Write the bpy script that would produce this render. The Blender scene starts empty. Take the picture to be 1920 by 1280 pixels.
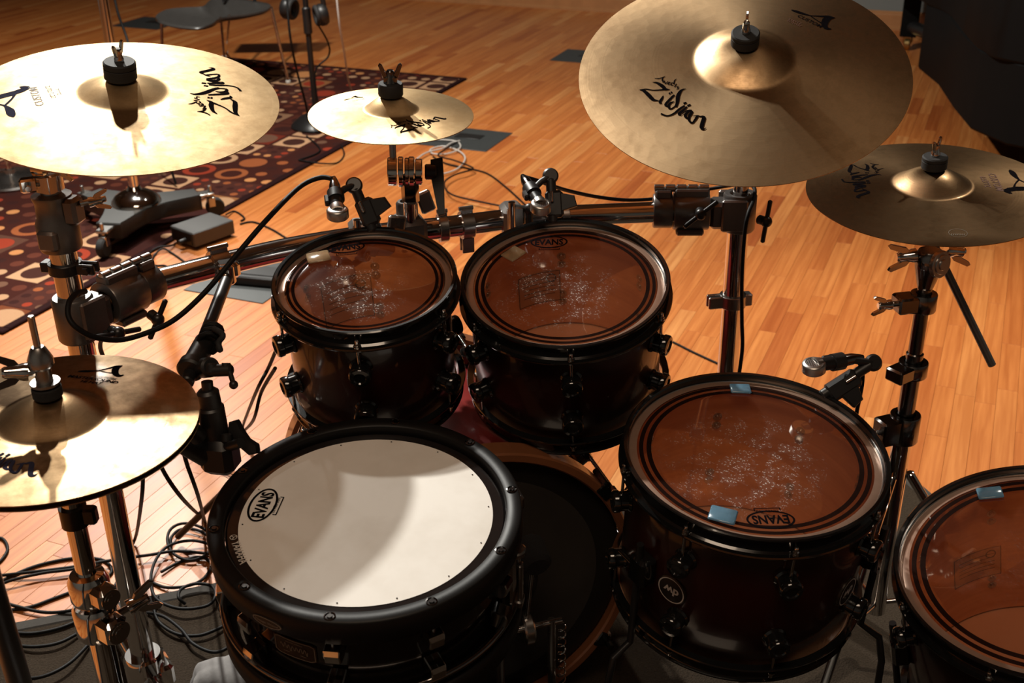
import bpy, math, random
from math import sin, cos, pi, radians, sqrt, atan2
from mathutils import Matrix, Vector

random.seed(7)
scene = bpy.context.scene
COL = scene.collection

# ------------------------------------------------------------------ camera
CAM_F, CAM_TILT, CAM_ROLL, CAM_H = 2198.2, radians(26.247), radians(-1.0006), 1.5
PLANK_YAW = radians(23.115)
cam_fwd = Vector((0, cos(CAM_TILT), -sin(CAM_TILT)))
_u0 = Vector((0, sin(CAM_TILT), cos(CAM_TILT)))
_r0 = Vector((1, 0, 0))
cam_right = _r0 * cos(CAM_ROLL) + _u0 * sin(CAM_ROLL)
cam_up = -_r0 * sin(CAM_ROLL) + _u0 * cos(CAM_ROLL)
CAM_O = Vector((0, 0, CAM_H))
cd = bpy.data.cameras.new('camera')
cd.sensor_fit = 'HORIZONTAL'; cd.sensor_width = 36.0
cd.lens = CAM_F / 1920 * 36.0
cd.clip_start = 0.05; cd.clip_end = 60
cam = bpy.data.objects.new('camera', cd); COL.objects.link(cam)
_m = Matrix((cam_right, cam_up, -cam_fwd)).transposed().to_4x4(); _m.translation = CAM_O
cam.matrix_world = _m
cd.dof.use_dof = True
cd.dof.focus_distance = 1.75
cd.dof.aperture_fstop = 9.0
scene.camera = cam

# ------------------------------------------------------------------ world, lamps, exposure
scene.view_settings.view_transform = 'Standard'
scene.view_settings.look = 'None'
scene.view_settings.exposure = 0.0
scene.view_settings.gamma = 1.0
scene.view_settings.use_curve_mapping = False
w = bpy.data.worlds.new('world'); scene.world = w; w.use_nodes = True
w.node_tree.nodes['Background'].inputs[0].default_value = (1, 0.72, 0.5, 1)
w.node_tree.nodes['Background'].inputs[1].default_value = 0.01

def spot(name, loc, aim, watts, cone, blend, radius, col=(1, 0.97, 0.89)):
    l = bpy.data.lights.new(name, 'SPOT')
    l.energy = watts; l.spot_size = radians(cone); l.spot_blend = blend
    l.shadow_soft_size = radius; l.color = col
    o = bpy.data.objects.new(name, l); COL.objects.link(o)
    o.location = loc
    o.rotation_euler = (Vector(aim) - Vector(loc)).to_track_quat('-Z', 'Y').to_euler()
    return o
for lx, e1, e2 in ((-1.53, 440, 340), (-1.01, 115, 88)):
    spot('track_flood', (lx, 4.20, 3.2), (lx + 0.35, 3.4, 0.0), e1, 168, 0.4, 0.045)
    spot('track_spot', (lx, 4.20, 3.2), (-0.95, 2.15, 0.0), e2, 78, 1.0, 0.045)
spot('track_spot', (-2.3, 6.6, 3.1), (-1.35, 2.6, 0.0), 520, 34, 0.8, 0.06)
spot('track_spot', (0.30, 4.6, 3.3), (0.25, 4.4, 0.0), 185, 62, 0.9, 0.05, (1, 0.95, 0.85))
spot('track_spot', (2.25, 2.9, 3.3), (1.50, 2.45, 0.0), 450, 52, 0.9, 0.05, (1, 0.93, 0.80))
al = bpy.data.lights.new('added_fill', 'AREA'); al.shape = 'RECTANGLE'; al.size = 1.6; al.size_y = 1.0; al.energy = 36; al.color = (1, 0.76, 0.55)  # soft fill light added to lift shadows and tom interiors, no actual panel
alo = bpy.data.objects.new('added_fill', al); COL.objects.link(alo); alo.location = (-0.3, -0.2, 3.5)

# ------------------------------------------------------------------ place helpers
def ray(x, y):
    return cam_right * ((x - 960) / CAM_F) - cam_up * ((y - 640) / CAM_F) + cam_fwd
def at(x, y, d):                      # point on a sight line at depth d
    return CAM_O + ray(x, y) * d
def fl(x, y, z=0.0):                  # point on a level plane
    r = ray(x, y); return CAM_O + r * ((z - CAM_H) / r.z)
def on_plane(C, n, x, y):
    r = ray(x, y); return CAM_O + r * ((C - CAM_O).dot(n) / r.dot(n))
def proj(P):
    d = P - CAM_O; z = d.dot(cam_fwd)
    return 960 + CAM_F * d.dot(cam_right) / z, 640 - CAM_F * d.dot(cam_up) / z, z

def frame(C, n, xhint=None):
    n = Vector(n).normalized()
    if xhint is None:
        x = Vector((0, 1, 0)).cross(n)
    else:
        x = Vector(xhint); x = x - n * x.dot(n)
    x.normalize(); y = n.cross(x)
    m = Matrix((x, y, n)).transposed().to_4x4(); m.translation = Vector(C)
    return m
def T(x, y, z): return Matrix.Translation((x, y, z))
def RX(a): return Matrix.Rotation(a, 4, 'X')
def RY(a): return Matrix.Rotation(a, 4, 'Y')
def RZ(a): return Matrix.Rotation(a, 4, 'Z')
def spline(pts, k=8, closed=False):
    pts = [Vector(p) for p in pts]; n = len(pts); out = []
    rng = range(n) if closed else range(n - 1)
    for i in rng:
        if closed:
            a, b, c, d = pts[i - 1], pts[i], pts[(i + 1) % n], pts[(i + 2) % n]
        else:
            a, b, c, d = pts[max(i - 1, 0)], pts[i], pts[i + 1], pts[min(i + 2, n - 1)]
        for j in range(k):
            t = j / k
            out.append(0.5 * ((2 * b) + (c - a) * t + (2 * a - 5 * b + 4 * c - d) * t * t + (3 * b - a - 3 * c + d) * t ** 3))
    if not closed: out.append(pts[-1])
    return out

# ------------------------------------------------------------------ mesh builder
class MB:
    def __init__(s): s.v = []; s.f = []
    def add(s, vs, fs, M=None):
        o = len(s.v)
        s.v += [(M @ Vector(p)) if M else Vector(p) for p in vs]
        s.f += [tuple(i + o for i in f) for f in fs]
        return s
    def lathe(s, prof, seg=32, M=None, loop=False, a0=0.0, a1=2 * pi):
        full = abs(a1 - a0 - 2 * pi) < 1e-6
        ns = seg if full else seg + 1
        vs, fs, rows = [], [], []
        for r, z in prof:
            if r < 1e-7:
                rows.append([len(vs)] * ns); vs.append((0, 0, z))
            else:
                rows.append(list(range(len(vs), len(vs) + ns)))
                vs += [(r * cos(a0 + (a1 - a0) * i / seg), r * sin(a0 + (a1 - a0) * i / seg), z) for i in range(ns)]
        m = len(prof)
        for k in range(m if loop else m - 1):
            A, B = rows[k], rows[(k + 1) % m]
            for i in range(seg):
                j = (i + 1) % ns
                q = []
                for t in (A[i], A[j], B[j], B[i]):
                    if t not in q: q.append(t)
                if len(q) > 2: fs.append(tuple(q))
        return s.add(vs, fs, M)
    def cyl(s, a, b, r, r2=None, seg=20, bev=0.0):
        a = Vector(a); b = Vector(b); L = (b - a).length
        r2 = r if r2 is None else r2
        d = (b - a).normalized()
        M = frame(a, d, Vector((1, 0.13, 0.05)) if abs(d.x) < 0.9 else Vector((0, 1, 0)))
        e = min(bev, r * 0.9, L * 0.4)
        if e > 0:
            prof = [(0, 0), (r - e, 0), (r, e), (r2, L - e), (r2 - e, L), (0, L)]
        else:
            prof = [(0, 0), (r, 0), (r2, L), (0, L)]
        return s.lathe(prof, seg, M)
    def tube(s, pts, r, seg=10, M=None, closed=False):
        pts = [Vector(p) for p in pts]; n = len(pts)
        vs, fs = [], []
        t0 = (pts[1] - pts[0]).normalized()
        nx = t0.orthogonal().normalized()
        for i, p in enumerate(pts):
            if closed: t = (pts[(i + 1) % n] - pts[i - 1]).normalized()
            else: t = (pts[min(i + 1, n - 1)] - pts[max(i - 1, 0)]).normalized()
            nx = (nx - t * nx.dot(t)).normalized(); ny = t.cross(nx)
            rr = r[i] if isinstance(r, (list, tuple)) else r
            vs += [p + nx * (rr * cos(2 * pi * k / seg)) + ny * (rr * sin(2 * pi * k / seg)) for k in range(seg)]
        for i in range(n if closed else n - 1):
            for k in range(seg):
                a = i * seg + k; b = i * seg + (k + 1) % seg
                c = ((i + 1) % n) * seg + (k + 1) % seg; d = ((i + 1) % n) * seg + k
                fs.append((a, b, c, d))
        if not closed:
            fs.append(tuple(range(seg - 1, -1, -1))); fs.append(tuple(range((n - 1) * seg, n * seg)))
        return s.add(vs, fs, M)
    def box(s, sx, sy, sz, M=None, bev=0.0):
        x, y, z = sx / 2, sy / 2, sz / 2
        if bev <= 0:
            vs = [(i, j, k) for k in (-z, z) for i, j in ((-x, -y), (x, -y), (x, y), (-x, y))]
            return s.add(vs, [(3, 2, 1, 0), (4, 5, 6, 7), (0, 1, 5, 4), (1, 2, 6, 5), (2, 3, 7, 6), (3, 0, 4, 7)], M)
        b = min(bev, x * .95, y * .95, z * .95); vs = []
        for zz, e in ((-z, b), (-z + b, 0), (z - b, 0), (z, b)):
            X, Y = x - e, y - e; c = b if e == 0 else b * 0.4
            vs += [(-X + c, -Y, zz), (X - c, -Y, zz), (X, -Y + c, zz), (X, Y - c, zz), (X - c, Y, zz), (-X + c, Y, zz), (-X, Y - c, zz), (-X, -Y + c, zz)]
        fs = [tuple(range(7, -1, -1)), tuple(range(24, 32))]
        for k in range(3):
            for i in range(8):
                j = (i + 1) % 8; fs.append((k * 8 + i, k * 8 + j, k * 8 + 8 + j, k * 8 + 8 + i))
        return s.add(vs, fs, M)
    def prism(s, poly, z0, z1, M=None, bev=0.0):
        n = len(poly)
        if bev > 0:
            cx = sum(p[0] for p in poly) / n; cy = sum(p[1] for p in poly) / n
            def ins(p):
                dx, dy = p[0] - cx, p[1] - cy; L = max(1e-6, sqrt(dx * dx + dy * dy)); k = (L - bev) / L
                return cx + dx * k, cy + dy * k
            rows = [([ins(p) for p in poly], z0), (poly, z0 + bev), (poly, z1 - bev), ([ins(p) for p in poly], z1)]
        else:
            rows = [(poly, z0), (poly, z1)]
        vs = [(p[0], p[1], z) for r, z in rows for p in r]
        fs = [tuple(range(n - 1, -1, -1)), tuple(range((len(rows) - 1) * n, len(rows) * n))]
        for k in range(len(rows) - 1):
            for i in range(n):
                j = (i + 1) % n; fs.append((k * n + i, k * n + j, k * n + n + j, k * n + n + i))
        return s.add(vs, fs, M)
    def ball(s, r, M=None, seg=16, sz=1.0):
        k = seg // 2
        return s.lathe([(r * sin(pi * i / k), -r * sz * cos(pi * i / k)) for i in range(k + 1)], seg, M)
    def torus(s, R, r, M=None, seg=48, k=10):
        return s.lathe([(R + r * cos(2 * pi * i / k), r * sin(2 * pi * i / k)) for i in range(k)], seg, M, loop=True)
    def mesh(s, name, smooth=True, ang=38):
        me = bpy.data.meshes.new(name)
        me.from_pydata([tuple(p) for p in s.v], [], s.f)
        me.update()
        if smooth:
            me.polygons.foreach_set('use_smooth', [True] * len(me.polygons))
            me.set_sharp_from_angle(angle=radians(ang))
        return me

ROOTM = {}
def empty(name, label, cat, M=None, group=None):
    o = bpy.data.objects.new(name, None); COL.objects.link(o)
    o.empty_display_size = 0.05
    M = M or Matrix.Identity(4)
    o.matrix_world = M; ROOTM[o] = M.copy()
    o['label'] = label; o['category'] = cat
    if group: o['group'] = group
    return o
def obj(name, mb, mat, parent=None, M=None, world=False, label=None, cat=None, group=None, kind=None, smooth=True, ang=38):
    me = mb.mesh(name, smooth, ang) if isinstance(mb, MB) else mb
    o = bpy.data.objects.new(name, me); COL.objects.link(o)
    if mat is not None and not me.materials: me.materials.append(mat)
    M = M or Matrix.Identity(4)
    if parent is not None:
        o.parent = parent
        PM = ROOTM[parent]
        if world:
            o.matrix_parent_inverse = PM.inverted(); o.matrix_basis = M; ROOTM[o] = M.copy()
        else:
            o.matrix_basis = M; ROOTM[o] = PM @ M
    else:
        o.matrix_world = M; ROOTM[o] = M.copy()
    if label: o['label'] = label
    if cat: o['category'] = cat
    if group: o['group'] = group
    if kind: o['kind'] = kind
    return o
def top(name, mb, mat, label, cat, M=None, group=None, **k):
    return obj(name, mb, mat, None, M, label=label, cat=cat, group=group, **k)

# ------------------------------------------------------------------ materials
class NT:
    def __init__(s, name):
        s.m = bpy.data.materials.new(name); s.m.use_nodes = True
        s.t = s.m.node_tree; s.t.nodes.clear()
        s.out = s.t.nodes.new('ShaderNodeOutputMaterial')
    def n(s, typ, ins=None, **kw):
        x = s.t.nodes.new('ShaderNode' + typ)
        for k, v in kw.items(): setattr(x, k, v)
        for k, v in (ins or {}).items(): s.set(x, k, v)
        return x
    def set(s, x, k, v):
        i = x.inputs[k]
        if isinstance(v, bpy.types.NodeSocket): s.t.links.new(v, i)
        elif isinstance(v, bpy.types.Node): s.t.links.new(v.outputs[0], i)
        else:
            if isinstance(v, (tuple, list)) and len(v) == 3 and i.type == 'RGBA': v = (*v, 1)
            i.default_value = v
    def math(s, op, a, b=None, c=None, clamp=False):
        x = s.n('Math', operation=op, use_clamp=clamp); s.set(x, 0, a)
        if b is not None: s.set(x, 1, b)
        if c is not None: s.set(x, 2, c)
        return x.outputs[0]
    def vmath(s, op, a, b=None):
        x = s.n('VectorMath', operation=op); s.set(x, 0, a)
        if b is not None: s.set(x, 1, b)
        return x
    def mix(s, f, a, b, blend='MIX'):
        x = s.n('Mix', data_type='RGBA', blend_type=blend, clamp_factor=True)
        s.set(x, 0, f); s.set(x, 6, a); s.set(x, 7, b); return x.outputs[2]
    def ramp(s, f, stops, interp='LINEAR'):
        x = s.n('ValToRGB'); cr = x.color_ramp; cr.interpolation = interp
        while len(cr.elements) < len(stops): cr.elements.new(0.5)
        for e, (p, c) in zip(cr.elements, stops):
            e.position = p; e.color = (*c, 1) if len(c) == 3 else c
        s.set(x, 0, f); return x.outputs[0]
    def noise(s, vec, scale, detail=3, rough=0.5):
        return s.n('TexNoise', {'Vector': vec, 'Scale': scale, 'Detail': detail, 'Roughness': rough}).outputs[0]
    def bsdf(s, **k):
        x = s.n('BsdfPrincipled')
        for a, v in k.items(): s.set(x, a.replace('_', ' '), v)
        s.t.links.new(x.outputs[0], s.out.inputs[0]); return x
    def bump(s, h, strength=0.2, dist=0.001):
        return s.n('Bump', {'Height': h, 'Strength': strength, 'Distance': dist}).outputs[0]
    def coord(s, which='Object'): return s.n('TexCoord').outputs[which]
MATS = {}
def simple(name, col, rough=0.4, metal=0.0, coat=0.0, spec=0.5, nscale=0, namt=0.15, rvar=0.0, bump=0.0, bdist=0.001, coord='Object'):
    if name in MATS: return MATS[name]
    t = NT(name); c = t.coord(coord)
    kw = dict(Base_Color=(*col, 1), Roughness=rough, Metallic=metal, Coat_Weight=coat, Specular_IOR_Level=spec)
    sc_ = nscale or 40
    nz = t.noise(c, sc_, 4, 0.6)
    kw['Base_Color'] = t.mix(nz, tuple(x * (1 - namt) for x in col), tuple(min(1, x * (1 + namt)) for x in col))
    if rvar: kw['Roughness'] = t.math('MULTIPLY_ADD', t.noise(c, sc_ * 0.6, 3), rvar * 2, rough - rvar)
    if bump: kw['Normal'] = t.bump(t.noise(c, sc_ * 2, 3), bump, bdist)
    t.bsdf(**kw); MATS[name] = t.m; return t.m
M_chrome = simple('chrome', (0.72, 0.70, 0.68), 0.09, 1.0, nscale=12, namt=0.04, rvar=0.03)
M_steel = simple('satin steel', (0.42, 0.40, 0.38), 0.28, 1.0, nscale=30, namt=0.08, rvar=0.05)
M_dchrome = simple('dark chrome', (0.20, 0.19, 0.185), 0.16, 1.0, nscale=20, namt=0.06, rvar=0.04)
M_cast = simple('cast grey metal', (0.17, 0.155, 0.145), 0.36, 0.75, nscale=160, namt=0.12, bump=0.12, bdist=0.0006)
M_alu = simple('brushed aluminium', (0.55, 0.52, 0.49), 0.32, 1.0, nscale=70, namt=0.08)
M_blk = simple('black enamel', (0.006, 0.006, 0.006), 0.13, 0.0, 0.6, nscale=25, namt=0.2)
M_blkm = simple('black metal', (0.016, 0.015, 0.015), 0.33, 0.25, nscale=40, namt=0.2)
M_plast = simple('black plastic', (0.012, 0.011, 0.011), 0.42, nscale=60, namt=0.2, bump=0.05)
M_rub = simple('black rubber', (0.014, 0.013, 0.013), 0.75, nscale=90, namt=0.25, bump=0.1)
M_felt = simple('black felt', (0.010, 0.009, 0.009), 0.95, nscale=240, namt=0.5, bump=0.5)
M_cable = simple('black cable jacket', (0.005, 0.0045, 0.0045), 0.6, spec=0.2, nscale=60, namt=0.2)
M_wcable = simple('grey cable jacket', (0.50, 0.46, 0.42), 0.5, nscale=60, namt=0.1)
M_ink = simple('black ink', (0.006, 0.005, 0.006), 0.9, spec=0.0, nscale=90, namt=0.3)
M_inkblue = simple('worn blue black ink', (0.025, 0.025, 0.045), 0.9, spec=0.02, nscale=90, namt=0.4)
M_inkred = simple('faded brown red ink', (0.11, 0.05, 0.035), 0.55, nscale=90, namt=0.3)
M_inkgrey = simple('faded etched grey', (0.22, 0.19, 0.15), 0.7, nscale=90, namt=0.2)
M_pale = simple('pale lettering', (0.55, 0.50, 0.45), 0.5, nscale=90, namt=0.1)
M_bronze = simple('bronze plate', (0.045, 0.034, 0.026), 0.35, 0.6, nscale=50, namt=0.2)
M_greybox = simple('grey painted box', (0.055, 0.053, 0.051), 0.42, nscale=220, namt=0.12, bump=0.12, bdist=0.0005)
M_plate = simple('dark grey floor plate', (0.035, 0.038, 0.038), 0.45, nscale=60, namt=0.15)
M_green = simple('green sticker', (0.02, 0.20, 0.15), 0.4, nscale=60, namt=0.1)
M_cloth = simple('pale grey cloth', (0.20, 0.19, 0.185), 0.9, nscale=30, namt=0.2, bump=0.3, bdist=0.004)
M_white = simple('white enamel', (0.6, 0.57, 0.52), 0.35, nscale=60, namt=0.05)
M_iron = simple('stand base iron', (0.030, 0.029, 0.027), 0.42, 0.2, nscale=140, namt=0.15, bump=0.1)

def cymbal_mat(name, col, rough, patina, aniso_r=0.14):
    t = NT(name); c = t.coord('Object')
    sx = t.n('SeparateXYZ', {0: c})
    r = t.math('SQRT', t.math('ADD', t.math('MULTIPLY', sx.outputs[0], sx.outputs[0]), t.math('MULTIPLY', sx.outputs[1], sx.outputs[1])))
    big = t.noise(c, 13, 5, 0.62)
    fine = t.noise(c, 60, 4, 0.65)
    smear = t.ramp(t.math('MULTIPLY_ADD', fine, 0.45, t.math('MULTIPLY', big, 0.75)), [(0.42, (0, 0, 0)), (0.72, (1, 1, 1))])
    base = t.mix(smear, col, patina)
    rings = t.n('TexNoise', {'Vector': t.n('CombineXYZ', {0: r}).outputs[0], 'Scale': 420.0, 'Detail': 4.0, 'Roughness': 0.7}).outputs[0]
    base = t.mix(t.math('MULTIPLY', rings, 0.25), base, tuple(x * 0.6 for x in patina))
    rg = t.math('ADD', t.math('MULTIPLY', smear, 0.10), t.math('MULTIPLY_ADD', rings, 0.10, rough - 0.06))
    ham = t.n('TexVoronoi', {'Vector': c, 'Scale': 46.0}).outputs[0]
    h = t.math('ADD', t.math('MULTIPLY', rings, 0.22), t.math('MULTIPLY', ham, 0.9))
    tg = t.n('Tangent', direction_type='RADIAL', axis='Z')
    nb = t.bump(h, 0.30, 0.0007)
    t.bsdf(Base_Color=base, Metallic=1.0, Roughness=t.math('ADD', rg, aniso_r), Normal=nb, Anisotropic=0.55, Tangent=tg, Coat_Weight=0.12, Coat_Roughness=0.12, Coat_Normal=nb)
    return t.m
M_cym = cymbal_mat('bright cast bronze', (0.78, 0.56, 0.31), 0.38, (0.52, 0.35, 0.175))
M_cym2 = cymbal_mat('brown cast bronze', (0.66, 0.44, 0.24), 0.31, (0.31, 0.195, 0.098), 0.05)
M_cymr = cymbal_mat('golden brown cast bronze', (0.82, 0.56, 0.31), 0.33, (0.42, 0.27, 0.14), 0.05)
M_cym3 = cymbal_mat('dark polished bronze', (0.52, 0.33, 0.17), 0.26, (0.26, 0.155, 0.078), 0.04)

def wood_floor():
    t = NT('oak strip lacquer')
    at_ = t.n('Attribute', attribute_name='tone'); tone = at_.outputs['Fac']
    g = t.n('NewGeometry').outputs['Position']
    rot = t.n('VectorRotate', {'Vector': g, 'Angle': PLANK_YAW}, rotation_type='Z_AXIS').outputs[0]
    off = t.n('CombineXYZ', {0: t.math('MULTIPLY', tone, 37.0), 1: t.math('MULTIPLY', tone, 91.0), 2: t.math('MULTIPLY', tone, 13.0)}).outputs[0]
    v = t.vmath('ADD', rot, off).outputs[0]
    vs = t.vmath('MULTIPLY', v, (34.0, 1.6, 1.0)).outputs[0]
    grain = t.noise(vs, 1.6, 6, 0.62)
    vs2 = t.vmath('MULTIPLY', v, (9.0, 0.8, 1.0)).outputs[0]
    wav = t.n('TexWave', {'Vector': vs2, 'Scale': 1.3, 'Distortion': 9.0, 'Detail': 3.0, 'Detail Scale': 1.2}, wave_type='BANDS', bands_direction='X').outputs[0]
    base = t.ramp(tone, [(0.0, (0.37, 0.095, 0.020)), (0.22, (0.48, 0.150, 0.034)), (0.6, (0.54, 0.186, 0.045)), (0.88, (0.58, 0.222, 0.060)), (1.0, (0.62, 0.275, 0.090))])
    dark = t.mix(1.0, base, (0.62, 0.46, 0.34), 'MULTIPLY')
    c1 = t.mix(t.math('MULTIPLY', t.ramp(grain, [(0.40, (1, 1, 1)), (0.66, (0, 0, 0))]), 0.55), base, dark)
    c2 = t.mix(t.math('MULTIPLY', t.ramp(wav, [(0.0, (1, 1, 1)), (0.35, (0, 0, 0))]), 0.30), c1, dark)
    rg = t.math('MULTIPLY_ADD', grain, 0.14, 0.38)
    t.bsdf(Base_Color=c2, Roughness=rg, Specular_IOR_Level=0.4, Coat_Weight=0.12, Coat_Roughness=0.3, Normal=t.bump(grain, 0.05, 0.0006))
    return t.m
M_oak = wood_floor()
M_sub = simple('floor joint dirt', (0.05, 0.02, 0.01), 0.8)

def rug_mat():
    t = NT('circle pattern rug pile'); p = t.coord('Object')
    def layer(scale, ox):
        q = t.vmath('ADD', t.vmath('MULTIPLY', p, (scale, scale, 0)).outputs[0], (ox, ox * 0.37, 0)).outputs[0]
        idv = t.vmath('FLOOR', q).outputs[0]
        fr = t.vmath('SUBTRACT', t.vmath('FRACTION', q).outputs[0], (0.5, 0.5, 0)).outputs[0]
        wn = t.n('TexWhiteNoise', {'Vector': idv}, noise_dimensions='3D')
        wn2 = t.n('TexWhiteNoise', {'Vector': t.vmath('ADD', idv, (17.3, 5.1, 2.0)).outputs[0]}, noise_dimensions='3D')
        s = t.n('SeparateXYZ', {0: fr})
        fx = t.math('ABSOLUTE', s.outputs[0]); fy = t.math('ABSOLUTE', s.outputs[1])
        box = t.math('MAXIMUM', fx, fy)
        rad = t.vmath('LENGTH', t.vmath('MULTIPLY', fr, (1, 1, 0)).outputs[0]).outputs[1]
        c = t.n('SeparateColor', {0: wn.outputs[1]})
        return box, rad, c.outputs[0], c.outputs[1], wn2.outputs[0]
    pal = [(0.0, (0.028, 0.011, 0.010)), (0.22, (0.075, 0.024, 0.016)), (0.40, (0.19, 0.030, 0.016)), (0.56, (0.20, 0.065, 0.026)), (0.70, (0.10, 0.055, 0.038)), (0.80, (0.30, 0.19, 0.115)), (0.9, (0.36, 0.17, 0.07))]
    bg = (0.034, 0.011, 0.009)
    box, rad, a, b, c = layer(6.3, 0.0)
    box2, rad2, a2, b2, c2 = layer(12.6, 0.0)
    box3, rad3, a3, b3, c3 = layer(18.9, 0.0)
    lt = lambda x, v: t.math('LESS_THAN', x, v)
    gt = lambda x, v: t.math('GREATER_THAN', x, v)
    A = lambda x, y: t.math('MULTIPLY', x, y)
    colA = t.ramp(b, pal, 'CONSTANT'); colB = t.ramp(c, pal, 'CONSTANT'); colC = t.ramp(b2, pal, 'CONSTANT'); colD = t.ramp(c3, pal, 'CONSTANT')
    # tan squares with a dark disc
    tan = t.mix(lt(rad, 0.31), t.mix(lt(box, 0.43), bg, (0.34, 0.215, 0.13)), (0.038, 0.016, 0.013))
    # discs on colour blocks
    disc = t.mix(lt(rad, t.math('MULTIPLY_ADD', c, 0.16, 0.27)), t.mix(lt(box, 0.46), bg, t.mix(0.55, colA, bg)), colB)
    # rings
    ring = t.mix(lt(rad, 0.43), bg, t.mix(lt(rad, 0.27), colB, bg))
    # small dots
    dots = t.mix(lt(rad2, 0.30), bg, colC)
    dots3 = t.mix(lt(rad3, 0.30), (0.045, 0.017, 0.014), colD)
    r = tan
    r = t.mix(gt(a, 0.15), r, disc)
    r = t.mix(gt(a, 0.38), r, ring)
    r = t.mix(gt(a, 0.48), r, dots)
    r = t.mix(gt(a, 0.74), r, dots3)
    fuzz = t.noise(p, 420, 2)
    r = t.mix(0.35, r, t.mix(fuzz, t.mix(1.0, r, (0.3, 0.3, 0.3), 'MULTIPLY'), r))
    r = t.mix(1.0, r, (1.45, 1.3, 1.2), 'MULTIPLY')
    t.bsdf(Base_Color=r, Roughness=1.0, Specular_IOR_Level=0.03, Normal=t.bump(fuzz, 0.5, 0.003))
    return t.m
M_rug = rug_mat()
M_rugedge = simple('rug binding', (0.020, 0.008, 0.008), 0.95, spec=0.02, nscale=200, namt=0.3, bump=0.4)
def carpet_mat():
    t = NT('grey brown carpet pile'); p = t.coord('Object')
    f = t.noise(p, 260, 3, 0.7); g = t.noise(p, 5, 3)
    col = t.mix(f, (0.013, 0.009, 0.006), (0.070, 0.050, 0.034))
    col = t.mix(t.math('MULTIPLY', g, 0.35), col, (0.022, 0.016, 0.011))
    t.bsdf(Base_Color=col, Roughness=1.0, Specular_IOR_Level=0.1, Normal=t.bump(f, 0.9, 0.004)); return t.m
M_carpet = carpet_mat()
M_binding = simple('grey carpet binding', (0.055, 0.050, 0.045), 0.9, spec=0.1, nscale=150, namt=0.2, bump=0.3)

def shell_mat(name, mid, edge, zc, zh):
    t = NT(name); c = t.coord('Object'); z = t.n('SeparateXYZ', {0: c}).outputs[2]
    f = t.math('DIVIDE', t.math('ABSOLUTE', t.math('SUBTRACT', z, zc)), zh)
    nz = t.noise(t.vmath('MULTIPLY', c, (30, 30, 3)).outputs[0], 1.5, 4)
    m = t.mix(nz, mid, tuple(x * 1.6 for x in mid))
    col = t.mix(t.ramp(f, [(0.25, (0, 0, 0)), (0.95, (1, 1, 1))]), m, edge)
    t.bsdf(Base_Color=col, Roughness=0.35, Coat_Weight=0.5, Coat_Roughness=0.08, Specular_IOR_Level=0.3); return t.m
def lining_mat():
    t = NT('maple shell lining'); c = t.coord('Object')
    nz = t.noise(t.vmath('MULTIPLY', c, (1, 1, 14)).outputs[0], 6, 5, 0.6)
    t.bsdf(Base_Color=t.ramp(nz, [(0.3, (0.70, 0.29, 0.115)), (0.7, (0.86, 0.40, 0.175))]), Roughness=0.5); return t.m
M_lining = lining_mat()
def membrane(name, tint, haze, hazecol, scratch, seed, R):
    t = NT(name); c = t.coord('Object')
    off = t.vmath('ADD', c, (seed, seed * 0.7, 0)).outputs[0]
    v1 = t.n('TexVoronoi', {'Vector': t.vmath('MULTIPLY', t.n('VectorRotate', {'Vector': off, 'Angle': 0.7}, rotation_type='Z_AXIS').outputs[0], (70, 200, 1)).outputs[0], 'Scale': 1.0}, feature='F1', voronoi_dimensions='2D').outputs[0]
    v2 = t.n('TexVoronoi', {'Vector': t.vmath('MULTIPLY', t.n('VectorRotate', {'Vector': off, 'Angle': -1.0}, rotation_type='Z_AXIS').outputs[0], (85, 230, 1)).outputs[0], 'Scale': 1.0}, feature='F1', voronoi_dimensions='2D').outputs[0]
    rad = t.vmath('LENGTH', t.vmath('ADD', c, (R * 0.12, R * 0.10, 0)).outputs[0]).outputs[1]
    clump = t.noise(off, 34, 3, 0.6)
    area = t.math('MULTIPLY', t.ramp(t.math('DIVIDE', rad, R), [(0.25, (1, 1, 1)), (0.70, (0, 0, 0))]), t.ramp(clump, [(0.46, (0, 0, 0)), (0.60, (1, 1, 1))]))
    sc_ = t.math('MAXIMUM', t.math('LESS_THAN', v1, 0.13), t.math('LESS_THAN', v2, 0.12))
    sc_ = t.math('MULTIPLY', t.math('MULTIPLY', sc_, area), scratch)
    worn = t.math('MULTIPLY', area, 0.07 * scratch)
    tr = t.n('BsdfTransparent', {0: (*tint, 1)})
    di = t.n('BsdfDiffuse', {0: (*hazecol, 1)})
    di2 = t.n('BsdfDiffuse', {0: (0.9, 0.86, 0.82, 1)})
    m1 = t.n('MixShader', {0: haze, 1: tr.outputs[0], 2: di.outputs[0]})
    m2 = t.n('MixShader', {0: t.math('ADD', sc_, worn, clamp=True), 1: m1.outputs[0], 2: di2.outputs[0]})
    gl = t.n('BsdfGlossy', {0: (1, 1, 1, 1), 'Roughness': 0.035})
    fr = t.n('Fresnel', {'IOR': 1.55})
    m3 = t.n('MixShader', {0: t.math('MULTIPLY', fr.outputs[0], 2.8, clamp=True), 1: m2.outputs[0], 2: gl.outputs[0]})
    t.t.links.new(m3.outputs[0], t.out.inputs[0]); return t.m
def coated():
    t = NT('white coated membrane'); c = t.coord('Object')
    n1 = t.noise(c, 9, 4, 0.6); n2 = t.noise(c, 700, 2)
    col = t.mix(t.ramp(n1, [(0.45, (0, 0, 0)), (0.75, (1, 1, 1))]), (0.80, 0.765, 0.71), (0.70, 0.655, 0.59))
    t.bsdf(Base_Color=col, Roughness=0.62, Normal=t.bump(n2, 0.12, 0.0005)); return t.m
M_coat = coated()
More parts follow.
